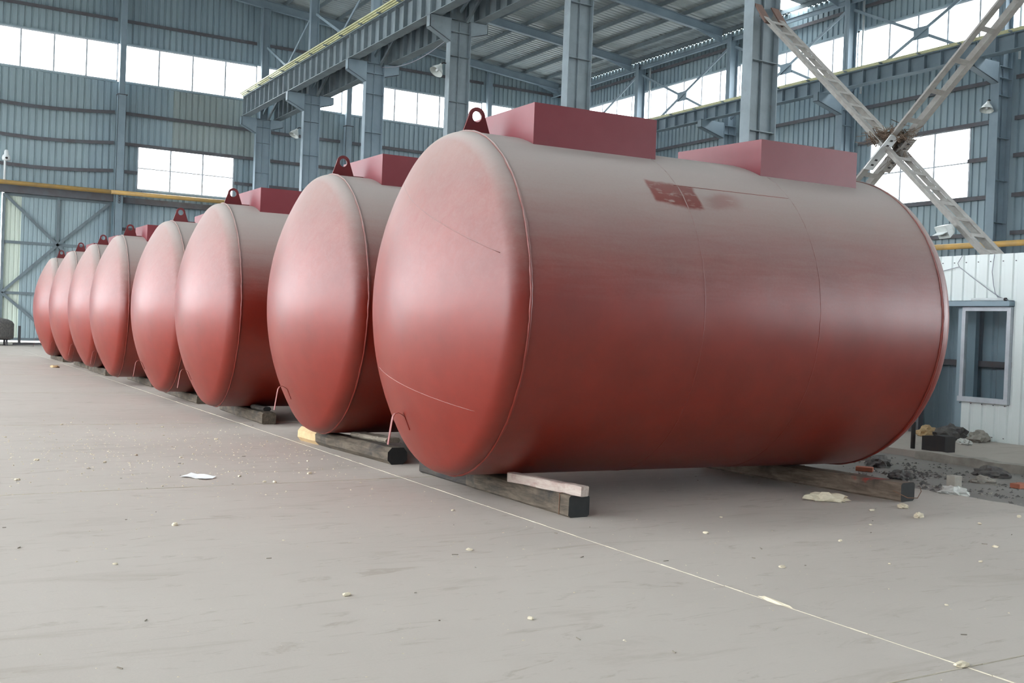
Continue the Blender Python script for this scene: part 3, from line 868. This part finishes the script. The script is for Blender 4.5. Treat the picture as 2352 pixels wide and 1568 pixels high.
# wires on the shed front
def wire(pts, label, r=.006, mat='wire'):
    tag(MB().tube(pts, r, 5).build('wire', mat, smooth=True), label, 'wire', 'loose wires on the white shed')
wire([(SX - .04, 11.45, 2.72), (SX - .03, 11.05, 2.80), (SX - .03, 10.8, 2.62), (SX - .03, 10.5, 2.42), (SX - .04, 10.3, 2.30), (SX - .08, 10.12, 2.25)], 'thin wire slanting down the shed fascia to the lintel end')
wire([(SX - .03, 10.42, 2.98), (SX - .045, 10.44, 2.7), (SX - .05, 10.40, 2.48), (SX - .06, 10.36, 2.36), (SX - .07, 10.30, 2.29)], 'thin wire hanging straight down from the shed roof edge')
wire([(SX - .03, 11.0, 2.98), (SX - .03, 11.08, 2.86), (SX - .03, 11.05, 2.80)], 'short wire bent over the shed roof edge above the fascia knot')

# ================================================================== TANKS
R, RC, KN, FLG, LEN = 1.532, 2.736, 0.20, 0.01, 4.48
def head_profile(n=12):
    xc = FLG - sqrt((RC - KN) ** 2 - (R - KN) ** 2); phi = atan2(R - KN, FLG - xc); pts = [(0, R)]
    for i in range(n + 1):
        a = pi / 2 - (pi / 2 - phi) * i / n; pts.append((FLG + KN * cos(a), R - KN + KN * sin(a)))
    for i in range(1, n + 1):
        a = phi * (1 - i / n)
        pts.append((xc + RC * cos(a), max(RC * sin(a), 0.012)))
    return pts
XCROWN = FLG - sqrt((RC - KN) ** 2 - (R - KN) ** 2)
def dome_pt(y, z, off=0.0):         # local point on the near dome, axis at z=R
    rr = y * y + z * z
    return Vector((-(XCROWN + sqrt(RC * RC - rr)) - off, y, z))
CZ = R                                # local z of the axis above the tank bottom
def shift(mb): mb.v = [(p[0], p[1], p[2] + CZ) for p in mb.v]; return mb
def rough_ring(x, rad, r, seed, n=150):
    rn = random.Random(seed); pts = []; rs = []
    for k in range(n):
        a = 2 * pi * k / n
        pts.append((x + rn.uniform(-.003, .003), rad * cos(a), rad * sin(a))); rs.append(r * rn.uniform(.8, 1.3))
    return MB().tube(pts, rs, 6, closed=True)

def box_mesh(corners, ztop, zbot, t=.012):
    """open steel box; corners = 4 (x,y) points counter-clockwise, local to the tank axis"""
    mb = MB(); cx = sum(c[0] for c in corners) / 4; cyy = sum(c[1] for c in corners) / 4
    inn = [(c[0] + (cx - c[0]) * t * 2, c[1] + (cyy - c[1]) * t * 2) for c in corners]
    n = 4; vs = []
    for (poly, z) in ((corners, zbot), (corners, ztop), (inn, ztop), (inn, zbot)):
        vs += [(p[0], p[1], z) for p in poly]
    fs = []
    for ring in range(3):
        for i in range(n): fs.append((ring * 4 + i, ring * 4 + (i + 1) % 4, ring * 4 + 4 + (i + 1) % 4, ring * 4 + 4 + i))
    for i in range(n): fs.append((12 + i, 12 + (i + 1) % 4, (i + 1) % 4, i))
    return mb.add(vs, fs)

def make_tank(loc, yaw, first):
    t = empty('storage_tank', loc, yaw)
    n = 128
    sh = shift(MB().lathe([(LEN * k / 12, R) for k in range(13)], n, False)).build('shell', 'tank_patch' if first else 'tank', t, world=False, smooth=True, fix=False)
    hp = head_profile()
    shift(MB().lathe([(-x, r) for x, r in hp], n)).build('front_head', 'tank', t, world=False, smooth=True)
    shift(MB().lathe([(LEN + x, r) for x, r in hp], n)).build('rear_head', 'tank', t, world=False, smooth=True)
    for i, x in enumerate((0.0, LEN)):
        shift(rough_ring(x, R + .001, .012, i)).build('weld_bead', 'tank', t, world=False, smooth=True)
    for i, x in enumerate((1.655, 2.935)):
        shift(rough_ring(x, R - .003, .0055, 5 + i)).build('weld_seam', 'tank', t, world=False, smooth=True)
    a = atan2(1.11, -1.055)
    shift(MB().tube([(1.62 + .065 * k, (R - .002) * cos(a), (R - .002) * sin(a)) for k in range(21)], .006, 6)).build('weld_seam', 'tank', t, world=False, smooth=True)
    # plate seams across the dome
    def chord(p, q, m=26):
        pts = []
        for k in range(m):
            u = k / (m - 1); y = p[0] + (q[0] - p[0]) * u; z = p[1] + (q[1] - p[1]) * u
            pts.append(dome_pt(y, z, -.001))
        return pts
    if first:
        shift(MB().tube(chord((.55, 1.12), (-1.36, .38)), .0028, 6)).build('weld_seam', 'tank', t, world=False, smooth=True)
        shift(MB().tube(chord((.60, -.61), (-1.05, -.88)), .003, 6)).build('weld_seam', 'tank', t, world=False, smooth=True)
    # lifting lug with doubler plate
    lug = []
    h0 = R - .01; xc0 = .178
    for k in range(17):
        a = pi * k / 16; lug.append((xc0 + .080 * cos(a), h0 + .185 + .080 * sin(a)))
    lug = [(xc0 + .143, h0)] + lug + [(xc0 - .143, h0)]
    hole = [(xc0 + .046 * cos(2 * pi * k / 20), h0 + .180 + .050 * sin(2 * pi * k / 20)) for k in range(20)]
    import bmesh
    bm = bmesh.new(); 
    vo = [bm.verts.new((x, -.011, z)) for x, z in lug]; vi = [bm.verts.new((x, -.011, z)) for x, z in hole]
    es = [bm.edges.new((vo[i], vo[(i + 1) % len(vo)])) for i in range(len(vo))] + [bm.edges.new((vi[i], vi[(i + 1) % len(vi)])) for i in range(len(vi))]
    bmesh.ops.triangle_fill(bm, edges=es, use_beauty=True)
    ret = bmesh.ops.extrude_face_region(bm, geom=bm.faces[:])
    bmesh.ops.translate(bm, vec=(0, .022, 0), verts=[v for v in ret['geom'] if isinstance(v, bmesh.types.BMVert)])
    bmesh.ops.recalc_face_normals(bm, faces=bm.faces)
    bmesh.ops.translate(bm, vec=(0, 0, CZ), verts=bm.verts)
    me = bpy.data.meshes.new('lifting_lug'); bm.to_mesh(me); bm.free(); me.materials.append(M['lug'])
    lo = bpy.data.objects.new('lifting_lug', me); COL.objects.link(lo); lo.parent = t
    pad = shift(MB().prism([(-.10 + .02 * k, sqrt(R * R - (-.10 + .02 * k) ** 2) + .014) for k in range(11)] + [(.10, sqrt(R * R - .01) - .02), (-.10, sqrt(R * R - .01) - .02)], 'x', .04, .42)).build('doubler_plate', 'lug', t, world=False)
    # raised boxes over the manholes
    b1 = [(.44, -.625), (1.71, -.625), (1.66, .52), (.36, .52)]
    b2 = [(2.86, -.718), (4.08, -.728), (3.90, .372), (2.666, .372)]
    shift(box_mesh(b1, 1.760, 1.25)).build('manhole_box', 'maroon', t, world=False)
    shift(box_mesh(b2, 1.705, 1.20)).build('manhole_box', 'maroon', t, world=False)
    # hooked flat bar on the dome
    p0 = dome_pt(.065, -1.024); pts = [dome_pt(.067, -1.14, .003), dome_pt(.066, -1.07, .003), p0 + Vector((-.004, 0, 0)), p0 + Vector((-.03, 0, .022)), p0 + Vector((-.065, 0, .038)),
           p0 + Vector((-.092, 0, .030)), p0 + Vector((-.110, 0, .004)), p0 + Vector((-.118, 0, -.04)), p0 + Vector((-.147, 0, -.245))]
    mb = MB(); w = .020; vs = []; fs = []
    for i, p in enumerate(pts):
        dd = (pts[min(i + 1, len(pts) - 1)] - pts[max(i - 1, 0)]).normalized(); nrm = Vector((0, 1, 0)).cross(dd) * .0025
        for (j, k2) in ((-1, -1), (1, -1), (1, 1), (-1, 1)): vs.append(p + Vector((0, j * w, 0)) + nrm * k2)
    for i in range(len(pts) - 1):
        for k2 in range(4): fs.append((i * 4 + k2, i * 4 + (k2 + 1) % 4, i * 4 + 4 + (k2 + 1) % 4, i * 4 + 4 + k2))
    fs += [(3, 2, 1, 0), tuple(len(pts) * 4 - 4 + k2 for k2 in range(4))]
    shift(mb.add(vs, fs)).build('hooked_bar', 'tank_clean', t, world=False)
    return t

TANKS = [(4.339, 8.413, .180, -.069), (4.435, 11.92, .187, -.045), (4.255, 15.98, .172, -.050), (4.268, 19.40, .150, -.015), (4.252, 23.96, .155, -.050),
         (4.352, 27.95, .173, -.046), (4.322, 31.34, .150, -.049), (4.389, 35.73, .142, -.040)]
tank_labels = ['nearest and largest red oxide tank in the row, dusty on top', 'red tank directly behind the nearest tank in the row',
               'third red tank of the row, counted from the nearest one', 'fourth red tank from the near end, with one tilted box on top',
               'fifth red tank of the row, counted from the nearest one', 'sixth red tank of the row, third from the far end',
               'seventh red tank of the row, next to the farthest one', 'farthest and smallest looking red tank in front of the sliding door']
t1 = make_tank(TANKS[0][:3], TANKS[0][3], True)
t2 = make_tank(TANKS[1][:3], TANKS[1][3], False)
tanks = [t1, t2]
for (x, y, z, yaw) in TANKS[2:]:
    c = copy_tree(t2); c.location = (x, y, z); c.rotation_euler = (0, 0, yaw); tanks.append(c)
for t, lab in zip(tanks, tank_labels):
    tag(t, lab, 'tank', 'row of red storage tanks')
bx4 = [o for o in tanks[3].children if o.name.startswith('manhole_box')]
bx4[0].rotation_euler = (radians(-9), radians(4), radians(14)); bx4[0].location = (.45, .35, .18)

# ================================================================== TIMBERS UNDER THE TANKS
def beam_mesh(L, w, h, seed, rnd_amt=.008, chamfer=.018):
    """timber along local y from 0 to L, slightly uneven"""
    rn = random.Random(seed); n = 14; mb = MB(); vs = []; fs = []
    c = chamfer
    sec = [(-w / 2 + c, 0), (w / 2 - c, 0), (w / 2, c), (w / 2, h - c), (w / 2 - c, h), (-w / 2 + c, h), (-w / 2, h - c), (-w / 2, c)]
    for i in range(n + 1):
        dx, k = rn.uniform(-rnd_amt, rnd_amt), 1 + rn.uniform(-.03, .02)
        for (u, v) in sec:
            vs.append((u * k + dx + rn.uniform(-.004, .004), L * i / n, max(v * (1 if v < h * .5 else k) + (rn.uniform(-.004, .0) if v > h * .5 else 0), 0)))
    for i in range(n):
        for k in range(8): fs.append((i * 8 + k, i * 8 + (k + 1) % 8, i * 8 + 8 + (k + 1) % 8, i * 8 + 8 + k))
    fs += [tuple(range(7, -1, -1)), tuple(n * 8 + k for k in range(8))]
    return mb.add(vs, fs)
def timber(name, x, y, z, yaw, L, w, h, mat, label, seed, endmat='tar', group='timbers under the tanks', cat='timber', ch=.018):
    o = beam_mesh(L, w, h, seed, chamfer=ch).build(name, mat, origin='keep')
    o.location = (x, y, z); o.rotation_euler = (0, 0, yaw)
    if endmat:
        o.data.materials.append(M[endmat])
        o.data.polygons[-1].material_index = 1; o.data.polygons[-2].material_index = 1
    tag(o, label, cat, group)
    return o
front = timber('timber_sleeper', 4.845, 7.00, 0, radians(0.6), 2.72, .20, .178, 'sleeper', 'dark weathered timber under the front end of the nearest tank', 1)
front.data.materials.append(M['sleeper_dark'])
for pl in front.data.polygons:
    if pl.center.y > 1.75 and pl.material_index == 0: pl.material_index = 2
timber('timber_sleeper', 8.41, 6.67, 0, radians(5.0), 2.6, .21, .178, 'sleeper_red', 'red-stained timber with split end under the rear of the nearest tank', 2)
log2 = timber('timber_sleeper', 4.74, 10.32, 0, radians(4.0), 2.42, .24, .185, 'sleeper', 'rounded timber with a pale fresh-cut far end under the second tank', 3, ch=.05)
log2.data.materials.append(M['fresh_wood'])
for pl in log2.data.polygons:
    if pl.center.y > 1.98: pl.material_index = 2
timber('timber_sleeper', 4.74, 14.78, 0, radians(-1.0), 2.45, .21, .170, 'sleeper', 'grey timber under the front end of the third tank', 4, 'sleeper')
rows = [(4.72, 18.45, 2.7, .148), (4.86, 22.85, 2.7, .153), (4.62, 26.9, 2.6, .171), (4.72, 30.2, 2.5, .148), (4.62, 34.2, 2.7, .140)]
for k, (x, y, L, h) in enumerate(rows):
    timber('timber_sleeper', x, y, 0, radians(-1 + .4 * k), L, .22, h, 'sleeper', 'grey timber under the front end of the %s tank' % ORD[k + 3], 10 + k, 'sleeper')
for k in range(1, 8):
    x, y, z, yaw = TANKS[k]
    timber('timber_sleeper', x + 3.9, y - 1.45, 0, 0, 2.7, .22, z - .004, 'sleeper', 'timber under the rear end of the %s tank' % ORD[k], 30 + k, 'sleeper')
timber('wooden_wedge', 4.84, 6.93, .179, radians(9.5), .92, .085, .085, 'white_block', 'worn white painted square bar wedged beside the nearest tank', 50, 'white_block', 'wedges on the timbers', 'wedge', .006)
timber('wooden_wedge', 4.86, 10.72, .186, radians(10), .75, .20, .055, 'grey_wood', 'broken grey plank lying on the timber of the second tank', 51, 'grey_wood', 'wedges on the timbers', 'wedge', .02)
timber('wooden_wedge', 4.77, 15.02, .171, radians(6), .45, .12, .065, 'sleeper_dark', 'small charred wood chunk on the timber of the third tank', 52, 'tar', 'wedges on the timbers', 'wedge', .02)
def wire_loop(x, y, yaw, w, h, label):
    pts = [(-w, 0, .006), (-w, 0, h), (0, .01, h + .012), (w, 0, h), (w, 0, .006)]
    o = MB().tube(pts, .004, 5).build('binding_wire', 'rusty_wire', origin='keep'); o.location = (x, y, 0); o.rotation_euler = (0, 0, yaw)
    tag(o, label, 'wire', 'binding wires on timbers')
wire_loop(4.843, 7.14, radians(.6), .108, .180, 'binding wire around the near end of the front timber')
o = MB().tube([(8.29, 6.74, .10), (8.33, 6.60, .05), (8.42, 6.56, .05), (8.52, 6.60, .10), (8.58, 6.66, .13)], .004, 5).build('binding_wire', 'rusty_wire', smooth=True)
tag(o, 'rusty wire sagging across the split end of the red-stained timber', 'wire', 'binding wires on timbers')

# ================================================================== FLOOR DEBRIS
def lump(seed, sx, sy, sz, n=2):
    import bmesh
    rn = random.Random(seed); bm = bmesh.new(); bmesh.ops.create_icosphere(bm, subdivisions=n, radius=1.0)
    for v in bm.verts:
        k = 1 + rn.uniform(-.28, .22); v.co = Vector((v.co.x * sx * k, v.co.y * sy * k, max(v.co.z, -.35) * sz * k))
    zmin = min(v.co.z for v in bm.verts)
    for v in bm.verts: v.co.z -= zmin
    me = bpy.data.meshes.new('lump'); bm.to_mesh(me); bm.free(); return me
def put(me, name, mat, loc, rz=0, label=None, cat=None, group=None, sc=1.0):
    if not me.materials: me.materials.append(M[mat])
    o = bpy.data.objects.new(name, me); COL.objects.link(o); o.location = loc; o.rotation_euler = (0, 0, rz); o.scale = (sc, sc, sc)
    tag(o, label, cat, group); return o
# paper sheet
vs = []; fs = []
for i in range(9):
    for j in range(4):
        u, v = i / 8, j / 3
        vs.append((2.37 + .17 * u + .13 * v, 10.02 - .26 * u + .10 * v, .004 + .010 * abs(sin(u * 5 + v * 2)) + (.012 if j == 3 else 0)))
for i in range(8):
    for j in range(3): a = i * 4 + j; fs.append((a, a + 4, a + 5, a + 1))
tag(MB().add(vs, fs).build('paper_sheet', 'paper', smooth=True), 'crumpled white paper lying alone on the floor at left', 'paper')
crumbs = [lump(s, .035, .025, .018) for s in range(5)]
P_CR = [(2.55, 15.0), (2.95, 15.05), (3.2, 14.6), (3.0, 13.6), (3.5, 13.0), (2.0, 15.1), (1.6, 12.0), (1.3, 11.5), (1.9, 11.2), (2.7, 11.4), (2.6, 10.9), (3.1, 9.45), (3.02, 9.50), (2.1, 9.5),
        (1.0, 10.2), (2.3, 11.7), (3.9, 10.8), (3.6, 9.9), (2.9, 9.9), (1.2, 13.7), (4.2, 12.4), (5.4, 6.1), (6.2, 5.5), (7.0, 5.9), (7.6, 6.4), (8.0, 5.6), (8.4, 5.2), (8.7, 5.7),
        (7.2, 4.9), (6.6, 4.6), (5.9, 4.8), (5.1, 5.0), (8.9, 4.7), (6.0, 6.6), (2.2, 5.4), (2.9, 4.6), (1.2, 6.6), (1.8, 7.7), (3.4, 6.2), (4.0, 7.6), (5.3, 3.9), (6.3, 3.6)]
for k, (x, y) in enumerate(P_CR):
    cl = 0 if y > 9.3 else (1 if x > 5 else 2)
    put(crumbs[k % 5], 'mortar_crumb', 'crumb', (x, y, 0), k * 1.3, ['small pale mortar crumb on the floor left of the tank row', 'small pale mortar crumb on the floor before the long side of the nearest tank', 'small pale mortar crumb on the open foreground floor at left'][cl], 'crumb', ['crumbs left of the tank row', 'crumbs before the nearest tank', 'crumbs on the foreground floor'][cl], .35 + .5 * ((k * 37) % 10) / 10)
put(lump(91, .20, .07, .055, 3), 'mortar_heap', 'crumb', (7.62, 6.95, 0), radians(-40), 'lumpy heap of pale mortar against the red-stained timber', 'mortar')
put(lump(92, .07, .04, .03, 3), 'mortar_lump', 'crumb', (7.75, 6.02, 0), .4, 'yellowish mortar lump on the floor in front of the red-stained timber', 'mortar')
put(lump(93, .06, .05, .025, 3), 'mortar_lump', 'crumb', (8.05, 6.43, 0), .4, 'pale mortar lump close to the foot of the red-stained timber', 'mortar')
put(lump(94, .13, .09, .05, 2), 'wood_offcut', 'fresh_wood', (3.86, 30.8, 0), .3, 'pale wood offcut on the floor before the far tanks', 'wood')
put(lump(95, .14, .018, .012, 2), 'mortar_lump', 'crumb', (4.385, 4.35, 0), radians(88), 'long ridge of mortar on the floor joint at lower right', 'mortar')
put(lump(96, .05, .03, .018, 2), 'mortar_lump', 'crumb', (4.37, 3.12, 0), .2, 'mortar lump where two floor joints cross at bottom right', 'mortar')
# loose fine grit
rnd = random.Random(77); mb = MB()
def chip(x, y, z, s):
    a = rnd.uniform(0, 6.28); h = s * rnd.uniform(.3, .7); p = []
    for k in range(4):
        b = a + k * pi / 2 + rnd.uniform(-.4, .4); p.append((x + s * cos(b) * rnd.uniform(.6, 1.2), y + s * sin(b) * rnd.uniform(.4, 1), z))
    p.append((x, y, z + h))
    mb.add(p, [(3, 2, 1, 0), (0, 1, 4), (1, 2, 4), (2, 3, 4), (3, 0, 4)])
for i in range(1500):
    far = i % 3
    y = rnd.gauss(12.0, 1.8) if far else rnd.uniform(2.6, 9); x = rnd.uniform(.5, 4.25) if far else rnd.uniform(-.5, 8.8)
    if 4.3 < x < 4.95 and y > 6.9: continue
    chip(x, y, 0.0, rnd.uniform(.004, .017) if far else rnd.uniform(.003, .009))
g = mb.build('floor_grit', 'crumb'); tag(g, 'fine pale grit scattered over the concrete floor', 'grit', kind='stuff')
mb = MB(); rnd = random.Random(78)
for i in range(90):
    x, y = rnd.uniform(-1, 8.8), rnd.uniform(2.8, 15); a = rnd.uniform(0, 3.14); L = rnd.uniform(.005, .022)
    mb.bar((x - L * cos(a), y - L * sin(a), .003), (x + L * cos(a), y + L * sin(a), .003), .004, .004)
tag(mb.build('floor_splinters', 'grey_wood'), 'dark splinters scattered over the concrete floor', 'splinters', kind='stuff')

# ================================================================== RUBBLE STRIP AT RIGHT
blocks = [(10.2, 8.2, .16, .10, .08, 'rubble', 'dark rubble chunk just behind the red-stained timber'), (11.0, 9.2, .30, .16, .10, 'rubble', 'low heap of dark rubble beside the far bottom of the nearest tank'),
          (10.9, 7.6, .14, .10, .07, 'concrete', 'grey rubble chunk in the middle of the rubble strip'), (11.6, 8.0, .22, .15, .09, 'rubble', 'dark rubble heap in front of the low curb'),
          (10.25, 6.45, .26, .10, .06, 'concrete', 'flat broken concrete slab piece at the right floor edge'), (9.75, 5.75, .35, .12, .07, 'rubble', 'dark broken slab edge at the right frame border'),
          (9.55, 5.05, .20, .12, .10, 'plaster', 'pale mortar pile on the slab edge at the right border'), (10.6, 6.7, .10, .07, .05, 'rubble', 'small dark chunk beside the stub post')]
def clear(x, y):
    return 9.35 < x < 12.1 and all((x - b[0]) ** 2 + (y - b[1]) ** 2 > (b[2] * 1.1) ** 2 for b in blocks)
rnd = random.Random(80); mb = MB()
for i in range(3600):
    x = rnd.uniform(9.3, 12.35) if i % 2 else rnd.gauss(10.6, .5); y = rnd.uniform(4.2, 11.8)
    if not clear(x, y): continue
    chip(x, y, -.085, rnd.choice([.012, .018, .03, .05]) * rnd.uniform(.6, 1.3))
tag(mb.build('rubble', 'rubble'), 'dark broken rubble covering the strip between slab and shed', 'rubble', kind='stuff')
mb = MB()
for i in range(1800):
    x = rnd.uniform(9.3, 12.35); y = rnd.uniform(4.2, 11.8)
    if not clear(x, y): continue
    chip(x, y, -.085, rnd.choice([.012, .02, .035]) * rnd.uniform(.6, 1.3))
tag(mb.build('gravel', 'concrete'), 'pale gravel bits mixed into the strip between slab and shed', 'gravel', kind='stuff')
for k, (x, y, a, b, c, m, lab) in enumerate(blocks):
    put(lump(200 + k, a, b, c, 3), 'rubble_block', m, (x, y, -.08), k * .9, lab, 'rubble', 'larger pieces in the rubble strip')
for k, (x, y) in enumerate([(10.35, 8.85), (11.05, 7.25)]):
    o = bevel(MB().box(x - .06, x + .06, y - .10, y + .10, -.075, -.02).build('brick', 'brick'), .006); o.rotation_euler = (0, 0, .6 + k)
    tag(o, ['orange brick at the bottom edge of the nearest tank', 'small orange brick piece in the middle of the rubble strip'][k], 'brick')
cb = MB(); rnd = random.Random(4); n = 20; poly = []
vs = []; fs = []
for i in range(n + 1):
    y = 5.2 + 4.4 * i / n
    dx = rnd.uniform(-.03, .03); dz = rnd.uniform(-.02, .02)
    vs += [(12.22 + dx, y, -.08), (12.48 + dx, y, -.08), (12.48 + dx, y, .035 + dz * .6), (12.24 + dx, y, .035 + dz * .6)]
for i in range(n):
    for k in range(4): fs.append((i * 4 + k, i * 4 + (k + 1) % 4, i * 4 + 4 + (k + 1) % 4, i * 4 + 4 + k))
fs += [(3, 2, 1, 0), tuple(n * 4 + k for k in range(4))]
tag(cb.add(vs, fs).build('concrete_curb', 'concrete'), 'low broken concrete curb across the rubble strip', 'curb')
tag(MB().tube([(12.62, 9.95, .0), (12.62, 9.95, .40)], .032, 10).build('pipe_stub', 'black', smooth=True), 'dark upright pipe stub beside the far bottom of the tank', 'pipe')
o = MB().prism([(9.42, .0), (9.80, .0), (9.80, .22), (9.62, .235), (9.60, .25), (9.42, .24)], 'x', 12.62, 12.84).build('iron_box', 'black'); tag(o, 'dark rusty iron box on the ground before the shed', 'box')
put(lump(301, .16, .14, .07, 3), 'mortar_footing', 'plaster', (9.45, 6.92, -.03), 0, 'white mortar footing around the stub post', 'mortar')
o = bevel(MB().box(9.42, 9.54, 6.90, 7.0, .0, .17).build('stub_post', 'concrete'), .006); tag(o, 'short square concrete stub post in the white footing', 'post')
for k, (x, y, a, b, c) in enumerate([(14.5, 10.75, .34, .20, .17), (14.65, 10.35, .20, .16, .13), (14.05, 10.15, .18, .09, .06), (14.55, 11.2, .16, .16, .12)]):
    put(lump(310 + k, a, b, c, 3), 'rubble_sack', ['rubble', 'concrete', 'plaster', 'fresh_wood'][k], (x, y, 0.02), .5 * k,
        ['crumpled dark sack at the corner of the shed', 'grey crumpled sack against the shed wall', 'small pale rag in front of the shed sacks', 'tan rag behind the dark sack in the shed doorway'][k], 'sack', 'sacks at the shed corner')

# ================================================================== LEFT EDGE OBJECTS
r = empty('dished_end', (3.9, 50.1, 0)); tag(r, 'dark dusty dished end lying on a low trestle at the left edge', 'dished end')
mb = MB(); nn = 32; vs = []; fs = []
prof = [(1.18, .28), (1.20, .40), (1.20, .92), (1.12, 1.04), (.95, 1.12), (.6, 1.18), (.2, 1.21), (.01, 1.21)]
for (rr, z) in prof:
    for a in range(nn): vs.append((3.42 + rr * cos(2 * pi * a / nn), 50.3 + rr * sin(2 * pi * a / nn), z))
for i in range(len(prof) - 1):
    for a in range(nn): fs.append((i * nn + a, i * nn + (a + 1) % nn, (i + 1) * nn + (a + 1) % nn, (i + 1) * nn + a))
fs.append(tuple(range(nn)))
mb.add(vs, fs).build('dish', 'concrete' if False else 'rubble', r, smooth=True)
for (x, y) in ((2.6, 49.8), (4.3, 49.8), (2.6, 50.9), (4.3, 50.9)):
    MB().box(x - .04, x + .04, y - .04, y + .04, 0, .30).build('leg', 'girt', r)
MB().box(2.5, 4.45, 49.76, 49.84, .24, .30).box(2.5, 4.45, 50.86, 50.94, .24, .30).build('trestle_bar', 'girt', r)
r = empty('steel_frame', (5.4, 51, 0)); tag(r, 'low steel frame with upright stubs on the floor before the sliding door', 'frame')
MB().bar((4.6, 50.2, .06), (6.6, 52.2, .06), .08, .08).build('rail', 'girt', r)
for (x, y, h) in ((4.85, 50.45, .85), (6.2, 51.8, .3)):
    MB().box(x - .05, x + .05, y - .05, y + .05, .1, h).build('upright', 'girt', r)
rnd = random.Random(9)
pts = [(6.0 + .9 * sin(k * .9) + .05 * k, 47.0 + .5 * cos(k * 1.3), .05 + .12 * abs(sin(k * .8))) for k in range(26)]
tag(MB().tube(pts, .02, 6).build('cable_coil', 'black', smooth=True), 'tangled dark cable on the floor left of the farthest tank', 'cable')

# sagging cable below the right runway
pts = [(17.0, 40.0 - 7.0 * k / 12, 12.02 - .45 * sin(pi * k / 12) * (1 - .3 * k / 12)) for k in range(13)]
tag(MB().tube(pts, .018, 6).build('hanging_cable', 'wire', smooth=True), 'sagging cable below the runway between two centre columns', 'cable')
